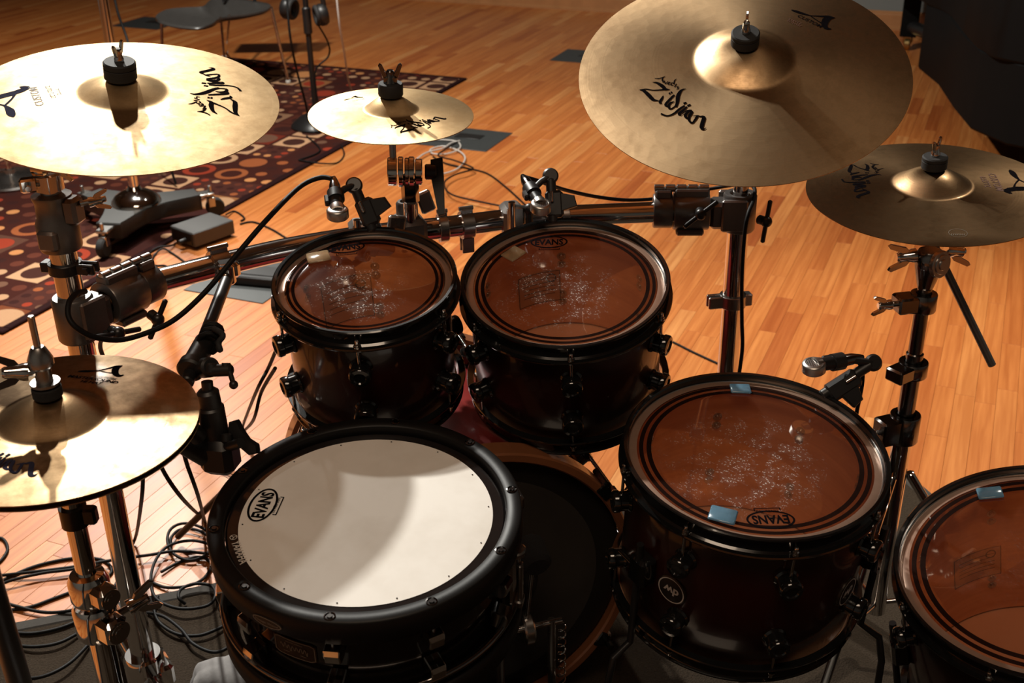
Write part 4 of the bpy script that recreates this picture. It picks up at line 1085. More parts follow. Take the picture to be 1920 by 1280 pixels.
def tilter(root, A, B, r=0.011, wing=None):
    """ratchet joint from the post top A to the rod foot B"""
    A = Vector(A); B = Vector(B); d_ = (B - A)
    mb = MB(); mb.cyl(A, B, r * 0.8, seg=18)
    s = d_.cross(Vector((0, 0, 1))).normalized()
    for P in (A, B): mb.cyl(P - s * 0.014, P + s * 0.014, 0.019, seg=28, bev=0.003)
    t_ = obj('tilter', mb, M_chrome, root, world=True)
    wn = MB(); wing_nut(wn, frame(A + s * 0.015, s), 1.1); obj('wing_screw', wn, M_chrome, t_, world=True, ang=25)
# left crash arm on the rack post
aL = empty('cymbal_holder', 'chrome cymbal arm on the left rack post carrying the bright crash cymbal', 'cymbal holder', T(PL.x, PL.y, 0.9), 'cymbal holders on the rack')
obj('upper_tube', MB().cyl(V3(PL, 0.86), V3(PL, 1.008), 0.0140, seg=24, bev=0.002), M_chrome, aL, world=True)
cm = frame(V3(PL, 0.930), Vector((0, 0, 1)), Vector((1, -0.2, 0)))
col_ = MB(); col_.lathe([(0.0145, -0.052), (0.0285, -0.052), (0.030, -0.048), (0.030, -0.012), (0.026, -0.002), (0.0255, 0.020), (0.028, 0.026), (0.028, 0.030), (0.0145, 0.032)], 32, cm, loop=True)
col_.box(0.022, 0.030, 0.040, cm @ T(0.030, 0, 0.008), 0.005); col_.box(0.03, 0.02, 0.03, cm @ T(0.0, -0.026, -0.030), 0.004)
obj('height_collar', col_, M_cast, aL, world=True)
wn = MB(); a_ = cm @ Vector((0.042, 0, 0.018)); wn.cyl(a_, a_ + Vector((0.035, 0.01, 0.004)), 0.0045, seg=12, bev=0.001); wing_nut(wn, frame(a_ + Vector((0.012, 0.003, 0.001)), Vector((1, 0.3, 0.1))), 1.0); obj('wing_screw', wn, M_chrome, aL, world=True, ang=25)
ml = MB(); lm = frame(V3(PL, 0.978), Vector((0, 0, 1)), Vector((-1, -0.4, 0))); ml.lathe([(0.0145, -0.01), (0.020, -0.01), (0.020, 0.012), (0.0145, 0.012)], 24, lm, loop=True); ml.box(0.026, 0.018, 0.020, lm @ T(0.026, 0, 0), 0.003); ml.cyl(lm @ Vector((0.028, -0.02, 0)), lm @ Vector((0.028, 0.02, 0)), 0.005, seg=10, bev=0.001)
obj('memory_lock', ml, M_chrome, aL, world=True)
tilter(aL, V3(PL, 1.002), crashL['C'] - crashL['n'] * 0.085)
cym_top(crashL, aL, 0.016, 0.0235, 0.027, radians(78), 0.95)
# ride arm
aR = empty('cymbal_holder', 'chrome cymbal arm on the right rack post carrying the tilted ride cymbal', 'cymbal holder', T(PR.x, PR.y, 0.8), 'cymbal holders on the rack')
obj('upper_tube', MB().cyl(V3(PR, 0.78), V3(PR, 0.905), 0.0140, seg=24, bev=0.002), M_chrome, aR, world=True)
tilter(aR, V3(PR, 0.905), ride['C'] - ride['n'] * 0.088)
cym_top(ride, aR, 0.018, 0.0215, 0.022, radians(75), 0.95)
# splash arm with ratchet
aS_ = empty('cymbal_holder', 'chrome ratchet arm with black lever on the crossbar carrying the small splash cymbal', 'cymbal holder', T(*fl(765, 430, RZ0)), 'cymbal holders on the rack')
bp = BARC[bar_index(765)]
jt = at(765, 322, 1.965)
low = Vector((bp.x, bp.y, bp.z + 0.045))
obj('rod_tube', MB().cyl(bp + Vector((0.004, 0.004, -0.055)), jt - Vector((0, 0, 0.018)), 0.0115, seg=22, bev=0.002), M_chrome, aS_, world=True)
cb_ = MB(); fm = frame(bp, Vector((0, 0, 1)), Vector((1, 0.35, 0)))
cb_.box(0.056, 0.060, 0.058, fm @ T(0, -0.004, 0), 0.008); cb_.lathe([(0.0115, 0.02), (0.019, 0.02), (0.019, 0.052), (0.016, 0.056), (0.0115, 0.056)], 24, fm, loop=True)
cb_.cyl(fm @ Vector((-0.028, -0.02, 0.004)), fm @ Vector((-0.056, -0.02, 0.002)), 0.006, seg=12, bev=0.002)
obj('bar_clamp', cb_, M_cast, aS_, world=True)
obj('clamp_plate', MB().box(0.030, 0.012, 0.046, fm @ T(-0.030, -0.034, 0.022) @ RY(0.2), 0.003), M_steel, aS_, world=True)
obj('clamp_plate', MB().box(0.026, 0.010, 0.04, fm @ T(0.034, 0.0, 0.050) @ RY(-0.3), 0.003), M_steel, aS_, world=True)
ax = Vector((1, 0.06, -0.04)).normalized()
rt = MB()
for o_, r_, w_ in ((-0.026, 0.024, 0.016), (-0.012, 0.0255, 0.009), (-0.002, 0.0235, 0.007), (0.006, 0.0255, 0.010), (0.018, 0.022, 0.012)):
    rt.cyl(jt + ax * (o_ - w_ / 2), jt + ax * (o_ + w_ / 2), r_, seg=36, bev=0.0015)
obj('ratchet', rt, M_chrome, aS_, world=True)
sw = MB(); sw.box(0.030, 0.030, 0.050, frame(jt + Vector((0.002, 0, -0.030)), Vector((0, 0, 1)), ax), 0.006); obj('swivel_block', sw, M_chrome, aS_, world=True)
lv = MB(); e = jt + ax * 0.028
lv.cyl(e, e + ax * 0.020, 0.013, seg=20, bev=0.002)
lv.prism([(-0.010, 0.020), (0.010, 0.024), (0.012, -0.010), (0.013, -0.072), (0.003, -0.074), (-0.009, -0.012)], -0.006, 0.006, frame(e + ax * 0.020, -cam_fwd, ax), 0.001)
obj('lever', lv, M_plast, aS_, world=True)
sq = MB(); foot = splash['C'] - splash['n'] * 0.062
sq.cyl(jt + Vector((-0.024, 0, 0.0)), splash['M'] @ Vector((0, 0, 0.0)), 0.0058, seg=14); obj('rod', sq, M_steel, aS_, world=True)
M = splash['M']; z0 = splash['z'](0.01)
obj('cymbal_sleeve', MB().lathe([(0.004, 0), (0.0195, 0), (0.0205, 0.002), (0.0205, 0.018), (0.019, 0.0205), (0.004, 0.0205)], 36, M @ T(0, 0, z0 + 0.0008), loop=True), M_rub, aS_, world=True)
wn = MB(); wing_nut(wn, M @ T(0, 0, z0 + 0.018) @ RZ(0.15), 1.25); wn.box(0.022, 0.012, 0.016, M @ T(0, 0, z0 + 0.026), 0.003); obj('wing_nut', wn, M_dchrome, aS_, world=True, ang=25)

# right crash boom stand
PS = at(1719, 640, 1.90); PS.z = 0
bs = empty('cymbal_stand', 'dark chrome boom stand carrying the dark crash cymbal at right', 'cymbal stand', T(PS.x, PS.y, 0))
tz = post_z(PS, 500)
obj('lower_tube', MB().cyl(V3(PS, 0.10), V3(PS, post_z(PS, 800)), 0.0165, seg=26, bev=0.002), M_chrome, bs, world=True)
obj('middle_tube', MB().cyl(V3(PS, post_z(PS, 850)), V3(PS, post_z(PS, 660)), 0.0140, seg=26, bev=0.002), M_dchrome, bs, world=True)
obj('upper_tube', MB().cyl(V3(PS, post_z(PS, 700)), V3(PS, post_z(PS, 520)), 0.0115, seg=26, bev=0.002), M_dchrome, bs, world=True)
def tube_collar(P, z, r, ang, L=0.03, m=M_dchrome, wing=True, root=None):
    fm = frame(V3(P, z), Vector((0, 0, 1)), Vector((cos(ang), sin(ang), 0))); mb = MB()
    mb.lathe([(r, -L / 2), (r + 0.008, -L / 2), (r + 0.009, -L / 2 + 0.002), (r + 0.009, L / 2 - 0.002), (r + 0.008, L / 2), (r, L / 2)], 28, fm, loop=True)
    mb.box(0.034, 0.034, L * 0.9, fm @ T(r + 0.018, 0, 0), 0.003)
    o = obj('tube_collar', mb, m, root, world=True)
    if wing:
        wn = MB(); a_ = fm @ Vector((r + 0.03, 0, 0)); dv_ = (fm @ Vector((1, 0, 0)) - fm @ Vector((0, 0, 0)))
        wn.cyl(a_, a_ + dv_ * 0.02, 0.0045, seg=10); wing_nut(wn, frame(a_ + dv_ * 0.012, dv_), 1.1); obj('wing_screw', wn, M_chrome, o, world=True, ang=25)
tube_collar(PS, post_z(PS, 800), 0.0165, radians(200), 0.05, root=bs)
tube_collar(PS, post_z(PS, 690), 0.0150, radians(215), 0.026, wing=False, root=bs)
tube_collar(PS, post_z(PS, 565), 0.0125, radians(190), 0.030, root=bs)
tp = V3(PS, post_z(PS, 470)); hub = crashR['C'] - crashR['n'] * 0.07
bt = MB(); fm = frame(V3(PS, post_z(PS, 500)), Vector((0, 0, 1)), Vector((1, 0, 0)))
bt.lathe([(0, -0.036), (0.012, -0.036), (0.016, -0.022), (0.021, 0.0), (0.023, 0.020), (0.018, 0.028), (0, 0.028)], 26, fm); b_ = obj('boom_tilter', bt, M_dchrome, bs, world=True)
dk = MB(); dvv = Vector((0.55, -0.83, 0.1)).normalized(); q = V3(PS, post_z(PS, 490)) + dvv * 0.016
for rr, h in ((0.022, 0.008), (0.016, 0.010), (0.009, 0.012)): dk.cyl(q, q + dvv * h, rr, seg=30, bev=0.001)
obj('ratchet_disc', dk, M_steel, b_, world=True)
wn = MB(); wing_nut(wn, frame(V3(PS, post_z(PS, 478)) + Vector((-0.022, 0, 0)), Vector((-1, 0, -0.1))), 1.5); obj('wing_screw', wn, M_chrome, b_, world=True, ang=25); wn = MB(); wing_nut(wn, frame(V3(PS, post_z(PS, 470)) + Vector((0.024, 0, 0)), Vector((1, 0, -0.1))), 1.5); obj('wing_screw', wn, M_chrome, b_, world=True, ang=25)
tail = at(1861, 686, 2.02); bd = (V3(PS, post_z(PS, 487)) - tail)
obj('boom_rod', MB().cyl(tail, hub, 0.0068, seg=18, bev=0.0015), M_cast, bs, world=True)
cym_top(crashR, bs, 0.014, 0.0205, 0.022, radians(50), 1.0)
obj('hub', MB().cyl(hub - Vector((0.018, 0, 0)), hub + Vector((0.018, 0, 0)), 0.017, seg=26, bev=0.002), M_dchrome, bs, world=True)
for k in range(3):
    a = radians(112 + 120 * k); dv = Vector((cos(a), sin(a), 0))
    l_ = MB(); l_.cyl(V3(PS, 0.40) + dv * 0.02, V3(PS, CZ * 0 + 0.022) + dv * 0.26, 0.0085, seg=14, bev=0.002); lo = obj('leg', l_, M_chrome, bs, world=True)
    q = V3(PS, 0) + dv * 0.26; obj('rubber_foot', MB().lathe([(0, 0.0), (0.013, 0.0), (0.015, 0.005), (0.011, 0.026), (0, 0.028)], 18, T(q.x, q.y, CZ if k != 5 else 0)), M_rub, lo, world=True)
    obj('brace', MB().cyl(V3(PS, 0.12), V3(PS, 0.16) + dv * 0.165, 0.005, seg=10), M_chrome, bs, world=True)

# ------------------------------------------------------------------ hi-hat stand
HC = Vector((-0.561, 1.2445, 0))
hs = empty('hi_hat_stand', 'chrome hi-hat stand with clutch and pull rod at lower left', 'hi-hat stand', T(HC.x, HC.y, CZ))
def hz(py): return post_z(HC, py)
obj('pull_rod', MB().cyl(V3(HC, 0.50), Vector((HC.x + 0.0, HC.y, post_z(HC, 592))), 0.0042, seg=14, bev=0.001), M_steel, hs, world=True)
zt = 0.787 + hatT['z'](0.01)
cl = MB(); fm = T(HC.x, HC.y, zt) @ Matrix.Diagonal((1, 1, 0.80, 1))
cl.lathe([(0.004, 0.050), (0.0105, 0.050), (0.0150, 0.056), (0.0150, 0.066), (0.0095, 0.082), (0.0070, 0.086), (0.004, 0.086)], 26, fm, loop=True)
cl.lathe([(0.004, 0.020), (0.0125, 0.020), (0.0125, 0.024), (0.010, 0.026), (0.010, 0.050), (0.004, 0.050)], 26, fm, loop=True)
cl.lathe([(0.004, 0.024), (0.0175, 0.024), (0.0175, 0.028), (0.004, 0.028)], 28, fm, loop=True)
co = obj('clutch', cl, M_steel, hs, world=True)
obj('clutch_felt', MB().lathe([(0.004, 0.0015), (0.0155, 0.0015), (0.0175, 0.004), (0.0175, 0.018), (0.0160, 0.020), (0.004, 0.020)], 30, fm, loop=True), M_felt, hs, world=True)
wn = MB(); dv = Vector((-0.9, -0.35, 0.15)).normalized(); a_ = Vector((HC.x, HC.y, zt + 0.036)); wn.cyl(a_, a_ + dv * 0.03, 0.0055, seg=12); wing_nut(wn, frame(a_ + dv * 0.016, dv, Vector((0.2, 0.6, 0.9))), 1.45); obj('wing_screw', wn, M_chrome, co, world=True, ang=25)
obj('upper_tube', MB().cyl(V3(HC, 0.36), V3(HC, 0.725), 0.0130, seg=26, bev=0.002), M_chrome, hs, world=True)
obj('seat_cup', MB().lathe([(0.004, 0), (0.012, 0), (0.026, 0.008), (0.026, 0.012), (0.004, 0.012)], 28, T(HC.x, HC.y, 0.725), loop=True), M_plast, hs, world=True)
obj('cable_clip', MB().lathe([(0.0130, -0.014), (0.0175, -0.014), (0.0175, 0.014), (0.0130, 0.014)], 22, T(HC.x, HC.y, hz(965)), loop=True).box(0.018, 0.016, 0.024, T(HC.x + 0.022, HC.y - 0.004, hz(962)), 0.003), M_blkm, hs, world=True)
zc = hz(1100)
jm = MB(); fm = frame(V3(HC, zc), Vector((0, 0, 1)), Vector((0.8, -0.6, 0)))
jm.lathe([(0.0132, -0.020), (0.024, -0.020), (0.0265, -0.014), (0.0265, 0.012), (0.022, 0.022), (0.0132, 0.024)], 30, fm, loop=True); jm.box(0.050, 0.030, 0.030, fm @ T(0.020, 0, 0), 0.006)
for k, r_ in enumerate((0.014, 0.010, 0.006)): jm.cyl(fm @ Vector((0.045, 0, 0)), fm @ Vector((0.046 + k * 0.0008, 0, 0)), r_, seg=26)
obj('memory_lock', jm, M_chrome, hs, world=True)
zc2 = hz(1155)
jm = MB(); fm = frame(V3(HC, zc2), Vector((0, 0, 1)), Vector((0.8, -0.6, 0)))
jm.lathe([(0.0165, -0.028), (0.026, -0.028), (0.0285, -0.022), (0.0285, 0.016), (0.025, 0.022), (0.0140, 0.022), (0.0140, 0.016), (0.0165, 0.012)], 30, fm, loop=True); jm.box(0.055, 0.034, 0.036, fm @ T(0.022, 0, -0.004), 0.006)
for k, r_ in enumerate((0.016, 0.012, 0.007)): jm.cyl(fm @ Vector((0.049, 0, -0.004)), fm @ Vector((0.050 + k * 0.0008, 0, -0.004)), r_, seg=26)
jo = obj('height_collar', jm, M_chrome, hs, world=True)
wn = MB(); a_ = fm @ Vector((0.02, 0.02, 0)); dv = Vector((0.75, 0.55, 0.15)).normalized(); wn.cyl(a_, a_ + dv * 0.03, 0.005, seg=12); wing_nut(wn, frame(a_ + dv * 0.014, dv), 1.5); obj('wing_screw', wn, M_chrome, jo, world=True, ang=25)
obj('lower_tube', MB().cyl(V3(HC, 0.07), V3(HC, zc2 - 0.02), 0.0165, seg=26, bev=0.002), M_chrome, hs, world=True)
for k in range(3):
    a = radians(100 + 120 * k); dv = Vector((cos(a), sin(a), 0))
    lo = obj('leg', MB().cyl(V3(HC, 0.22) + dv * 0.02, V3(HC, CZ + 0.014) + dv * 0.25, 0.008, seg=12, bev=0.002), M_chrome, hs, world=True)
    q = V3(HC, 0) + dv * 0.25; obj('rubber_foot', MB().lathe([(0, 0), (0.012, 0), (0.014, 0.004), (0.010, 0.022), (0, 0.024)], 16, T(q.x, q.y, CZ)), M_rub, lo, world=True)
obj('pedal_plate', MB().box(0.085, 0.28, 0.012, frame(V3(HC, 0.05) + Vector((0, -0.15, 0)), Vector((0, 0.15, 1)).normalized()), 0.004), M_steel, hs, world=True)

# ------------------------------------------------------------------ tom mounts on the crossbar
def tom_mount(d, px, dpl):
    bpt = BARC[bar_index(px)]; r_ = d['root']
    fm = frame(bpt, Vector((0, 0, 1)), Vector((1, 0.2, 0)))
    obj('mount_clamp', MB().box(0.040, 0.058, 0.058, fm @ T(0, -0.002, 0), 0.008), M_cast, r_, world=True)
    obj('mount_plate', MB().box(0.030, 0.007, 0.050, fm @ T(dpl, -0.034, 0.010), 0.003), M_alu, r_, world=True)
    back = d['M'] @ Vector((0.0, d['R'] + 0.012, -0.075))
    tgt = d['M'] @ Vector((max(-0.04, min(0.04, (d['M'].inverted() @ bpt).x)), d['R'] + 0.010, -0.075))
    a0 = bpt + Vector((0, -0.036, 0.0))
    obj('mount_rod', MB().tube(spline([a0 + Vector((0, 0, 0.045)), a0 + Vector((0, 0, -0.02)), Vector((a0.x, a0.y, tgt.z + 0.02)), tgt], 5), 0.0063, 14), M_chrome, r_, world=True)
    obj('mount_bracket', MB().box(0.060, 0.016, 0.070, frame(tgt, d['n'], d['M'].to_3x3() @ Vector((1, 0, 0))), 0.004), M_blk, r_, world=True)
    lv = MB(); q = fm @ Vector((dpl + 0.024, -0.036, 0.030)); lv.cyl(q - Vector((0, 0, 0.03)), q + Vector((0, 0, 0.006)), 0.0065, seg=14, bev=0.002); lv.ball(0.010, T(*q), 16); lv.cyl(q, q + Vector((-0.034, 0.004, 0.004)), 0.0052, seg=12, bev=0.002)
    obj('mount_lever', lv, M_plast, r_, world=True)
tom_mount(tom12, 968, 0.0); tom_mount(tom10, 684, 0.0)

# ================================================================== microphones
def drum_mic(label, xlr, mid, head, knob, rim, dia=0.034, hn=None, tilt=None):
    """clip-on drum microphone: body from xlr to head, gooseneck clip on the rim"""
    ax = (head - xlr).normalized()
    root = empty('drum_microphone', label, 'microphone', T(*rim), 'clip-on microphones on the toms')
    L = (head - xlr).length
    fm = frame(xlr, ax, cam_right)
    hN = Vector(hn).normalized() if hn else -ax
    obj('body', MB().lathe([(0, 0.022), (0.0085, 0.022), (0.0105, 0.026), (0.0112, 0.030), (0.0112, L * 0.55), (0.0105, L * 0.62), (0.0100, L - 0.006), (0, L - 0.006)], 28, fm), M_blkm, root, world=True)
    obj('clip_sleeve', MB().lathe([(0.0112, L * 0.30), (0.0135, L * 0.30), (0.0135, L * 0.56), (0.0112, L * 0.56)], 28, fm, loop=True).box(0.008, 0.012, 0.018, fm @ T(-0.014, 0, L * 0.55), 0.002), M_plast, root, world=True)
    obj('cable_plug', MB().lathe([(0, -0.016), (0.0035, -0.016), (0.0055, -0.010), (0.0080, 0.0), (0.0092, 0.006), (0.0092, 0.018), (0.0100, 0.018), (0.0100, 0.023), (0, 0.023)], 24, fm), M_dchrome, root, world=True)
    obj('neck_ring', MB().lathe([(0.0090, L - 0.012), (0.0118, L - 0.012), (0.0122, L - 0.007), (0.0118, L - 0.002), (0.0090, L - 0.002)], 28, fm, loop=True), M_alu, root, world=True)
    hr = dia / 2; hm = frame(head, hN, cam_right)
    hd = obj('head_capsule', MB().lathe([(0, -0.010), (hr - 0.002, -0.010), (hr, -0.008), (hr, 0.004), (hr - 0.0015, 0.006), (hr * 0.72, 0.0070), (hr * 0.70, 0.0062), (0, 0.0075)], 40, hm), M_alu, root, world=True)
    g = MB()
    for i in range(-3, 4):
        for j in range(-3, 4):
            if i * i + j * j < 11: g.lathe([(0.0009, 0), (0, 0.0004)], 6, hm @ T(i * hr * 0.18, j * hr * 0.18, 0.0073))
    obj('grille_dots', g, M_blkm, hd, world=True)
    p = xlr + ax * (L * 0.42)
    obj('clip_arm', MB().tube([p, p + (knob - p) * 0.5 + Vector((0, 0, 0.003)), knob], 0.0055, 12), M_plast, root, world=True)
    kd = (knob - rim).normalized(); kv = (Vector((0.1, -0.75, 0.55))).normalized()
    obj('knob', MB().cyl(knob - kv * 0.004, knob + kv * 0.006, 0.0135, seg=28, bev=0.003).cyl(knob - kv * 0.016, knob - kv * 0.004, 0.008, seg=20), M_plast, root, world=True)
    cm = frame(rim + (knob - rim) * 0.42, kd, cam_right); Lc = (knob - rim).length
    c_ = MB(); c_.cyl(knob - kd * 0.004, rim - kd * 0.004, 0.0085, seg=18, bev=0.002)
    c_.box(0.030, 0.020, Lc * 0.62, cm @ T(0.004, 0.0, -Lc * 0.06), 0.005); c_.prism([(0.0, -0.014), (0.030, -0.006), (0.026, 0.012), (0.0, 0.018)], -0.008, 0.008, cm @ T(0.012, 0, -0.004) @ RX(pi / 2), 0.002)
    obj('rim_clamp', c_, M_plast, root, world=True)
    obj('clamp_pin', MB().cyl(cm @ Vector((0.0, -0.013, -0.002)), cm @ Vector((0.0, -0.013, 0.016)), 0.0028, seg=12, bev=0.0008), M_chrome, root, world=True)
    return root
def hoop_pt(d, a, dz=0.010, dr=0.008):
    return d['M'] @ (RZ(a) @ Vector((d['R'] + dr, 0, dz)))
rim10 = hoop_pt(tom10, radians(90)); rim12 = hoop_pt(tom12, radians(94)); rim14 = hoop_pt(tom14, radians(46))
r10 = proj(rim10)[2]; r12 = proj(rim12)[2]; r14 = proj(rim14)[2]
drum_mic('black clip-on microphone with silver head over the smallest rack tom', at(627, 345, r10 - 0.015), None, at(633, 398, r10 - 0.055), at(664, 348, r10 - 0.01), rim10, 0.034, hn=(0.03, -0.12, 0.98))
drum_mic('black clip-on microphone with silver head over the wider rack tom', at(985, 338, r12 + 0.015), None, at(1014, 386, r12 - 0.045), at(1032, 330, r12 + 0.0), rim12, 0.034, hn=(0.1, -0.25, 0.95))
drum_mic('black clip-on microphone with silver head over the far rim of the floor tom', at(1602, 672, r14 - 0.005), None, at(1526, 686, r14 - 0.03), at(1637, 680, r14 + 0.0), rim14, 0.036, hn=(-0.1, -0.1, 0.98))
st = obj('sticker', MB().box(0.013, 0.001, 0.008, frame(at(694, 418, r10 - 0.0), Vector((0, 0.3, 1)), cam_right)), M_green, bpy.data.objects['drum_microphone'], world=True)

# ------------------------------------------------------------------ boom stand between hi-hat and toms
def P_(x, y, d): return at(x, y, d)
ms = empty('microphone_stand', 'black microphone boom stand between the hi-hat and the smallest rack tom', 'microphone stand', T(*fl(430, 1010, CZ)))
j0 = P_(426, 522, 1.84); j1 = P_(378, 668, 1.64); j2 = P_(350, 718, 1.585)
obj('boom_tube', MB().cyl(j0, j2, 0.0095, seg=20, bev=0.002), M_blkm, ms, world=True)
obj('boom_sleeve', MB().cyl(P_(386, 640, 1.672), P_(358, 690, 1.603), 0.0155, seg=24, bev=0.003).cyl(P_(363, 682, 1.615), P_(355, 696, 1.60), 0.019, seg=24, bev=0.003), M_plast, ms, world=True)
kn = MB(); c_ = P_(425, 516, 1.85); kn.cyl(c_ - Vector((0, 0, 0.014)), c_ + Vector((0, 0, 0.018)), 0.014, seg=24, bev=0.003); kn.box(0.036, 0.03, 0.026, frame(c_ + Vector((0, 0.012, 0.006)), Vector((0, 0, 1)), Vector((1, 0.4, 0))), 0.005); kn.cyl(c_ + Vector((0, -0.02, 0)), c_ + Vector((0, 0.02, 0)), 0.010, seg=20, bev=0.002)
obj('bar_clip', kn, M_chrome, ms, world=True)
cw = MB(); o_ = P_(394, 632, 1.66); bd_ = (j2 - j0).normalized(); fm = frame(o_, bd_, cam_right)
cw.tube([fm @ Vector((0.0135 * cos(k * 0.55) + 0.001 * (k % 3), 0.0135 * sin(k * 0.55), -0.016 + 0.0011 * k)) for k in range(36)], 0.0042, 10)
obj('cable_wrap', cw, M_cable, ms, world=True)
cw = MB(); cw.tube(spline([P_(400, 615, 1.64), P_(418, 628, 1.63), P_(410, 642, 1.63), P_(413, 656, 1.63), P_(409, 650, 1.635)], 6), 0.0042, 10); obj('strap_end', cw, M_rub, ms, world=True)
sw = MB(); s0 = P_(386, 697, 1.60)
sw.cyl(P_(380, 690, 1.61), P_(396, 688, 1.59), 0.014, seg=22, bev=0.003); sw.cyl(P_(392, 695, 1.59), P_(436, 693, 1.585), 0.0085, seg=18, bev=0.003); sw.cyl(P_(398, 680, 1.59), P_(398, 702, 1.59), 0.0095, seg=16, bev=0.003)
sw.cyl(P_(424, 688, 1.585), P_(424, 680, 1.585), 0.006, seg=12); 
so = obj('swivel', sw, M_plast, ms, world=True)
obj('swivel_lever', MB().cyl(P_(431, 698, 1.58), P_(438, 720, 1.57), 0.0035, seg=10).ball(0.0062, T(*P_(438, 721, 1.57)), 14), M_plast, so, world=True)
obj('upper_shaft', MB().cyl(P_(388, 715, 1.60), P_(390, 735, 1.605), 0.008, seg=16).cyl(P_(388, 730, 1.603), P_(396, 765, 1.615), 0.0155, seg=24, bev=0.004).cyl(P_(394, 760, 1.612), P_(408, 832, 1.64), 0.0185, seg=26, bev=0.003), M_plast, ms, world=True)
cl_ = MB(); cl_.box(0.050, 0.045, 0.055, frame(P_(412, 850, 1.64), Vector((0, 0, 1)), Vector((1, -0.2, 0))), 0.010); cl_.cyl(P_(425, 830, 1.62), P_(424, 812, 1.62), 0.008, seg=14, bev=0.002)
cl_.cyl(P_(425, 838, 1.62), P_(452, 830, 1.60), 0.007, seg=14); co = obj('boom_clutch', cl_, M_plast, ms, world=True)
wg = MB(); fm = frame(P_(455, 824, 1.63), Vector((-0.3, -1.0, 0.35)), Vector((0.75, 0.0, -0.65)))
wg.prism([(0.030, 0.004), (0.022, 0.011), (0.008, 0.008), (-0.008, 0.011), (-0.024, 0.016), (-0.030, 0.006), (-0.022, -0.006), (0.0, -0.010), (0.022, -0.008)], -0.006, 0.006, fm, 0.002); obj('wing_knob', wg, M_plast, co, world=True)
obj('cross_tube', MB().cyl(P_(322, 808, 1.60), P_(424, 868, 1.66), 0.021, seg=26, bev=0.005).cyl(P_(355, 800, 1.58), P_(375, 822, 1.60), 0.012, seg=18, bev=0.003), M_plast, ms, world=True)
ftp = fl(470, 1035, CZ + 0.012)
obj('lower_tube', MB().cyl(P_(372, 852, 1.68), Vector((ftp.x, ftp.y, 0.20)), 0.0095, seg=18), M_dchrome, ms, world=True)
bs_ = Vector((ftp.x + 0.02, ftp.y + 0.02, 0))
for k in range(3):
    a = radians(40 + 120 * k); dv = Vector((cos(a), sin(a), 0))
    obj('leg', MB().cyl(Vector((ftp.x, ftp.y, 0.21)), Vector((ftp.x, ftp.y, CZ + 0.010)) + dv * 0.18, 0.0075, seg=12, bev=0.002), M_blkm, ms, world=True)

# ------------------------------------------------------------------ cables
def cable(label, pts, r=0.0033, m=M_cable, k=8, name='cable'):
    mb = MB().tube(spline(pts, k), r, 8); o = mb.v[0].copy()
    mb.v = [v - o for v in mb.v]
    return top(name, mb, m, label, 'cable', T(*o), group='cables around the drum kit', ang=60)
FCN = [0]
def fc(label, px, r=0.0033, m=M_cable, z=None, name='cable', lift=0.0):
    pts = []; FCN[0] += 1; base = (FCN[0] % 3) * 0.005 if lift or any(y > 1000 for _, y in px) else 0.0
    if 'floor plate' in label: base = 0.005 + (FCN[0] % 3) * 0.007
    for i, (x, y) in enumerate(px):
        zz = (r + 0.0004)
        g = fl(x, y, 0)
        l = mm.inverted() @ g
        if -CW < l.x < 0.02 and -CL < l.y < 0.02: zz += CZ
        l2 = rm.inverted() @ g
        if -RUG_W < l2.x < 0.02 and -0.02 < l2.y < RUG_L: zz += 0.0095
        e_ = 0.0 if i in (0, len(px) - 1) and 'plate' not in label else base
        pts.append(fl(x, y, zz + e_ + lift * (i % 2)))
    return cable(label, pts, r, m, name=name)
cable('black cable looping from the smallest rack tom microphone to the left rack post', [at(625, 336, r10 - 0.01), at(600, 333, r10 - 0.005), at(560, 352, r10 - 0.02), at(500, 412, 1.79), at(440, 482, 1.765), at(385, 547, 1.74), at(330, 597, 1.715), at(280, 622, 1.695), at(225, 637, 1.675), at(175, 631, 1.650), at(142, 613, 1.635), at(128, 592, 1.635), at(130, 566, 1.645), at(144, 550, 1.665), at(160, 546, 1.69)], 0.0042)
cable('black cable sagging from the wider rack tom microphone to the right rack post', [at(985, 332, r12 + 0.02), at(1012, 340, r12 + 0.05), at(1060, 356, 2.12), at(1120, 369, 2.2), at(1180, 375, 2.23), at(1240, 371, 2.25), at(1300, 360, 2.26), at(1355, 350, 2.25), at(1395, 345, 2.18), at(1414, 352, 2.12), at(1413, 375, 2.08), at(1403, 400, 2.055), at(1396, 440, 2.06), at(1391, 520, 2.10), at(1391, 600, 2.155), at(1392, 650, 2.19), at(1386, 700, 2.225), at(1374, 780, 2.29)], 0.0036)
cable('black cable hanging from the floor tom microphone', [at(1605, 672, r14), at(1616, 690, r14 + 0.02), at(1617, 715, r14 + 0.03), at(1612, 745, r14 + 0.04), at(1606, 775, r14 + 0.06), at(1600, 830, r14 + 0.12), fl(1640, 960, 0.02)], 0.0033)
fc('black cable on the oak floor running behind the floor tom', [(1225, 626), (1262, 641), (1300, 660), (1352, 684)], 0.003)
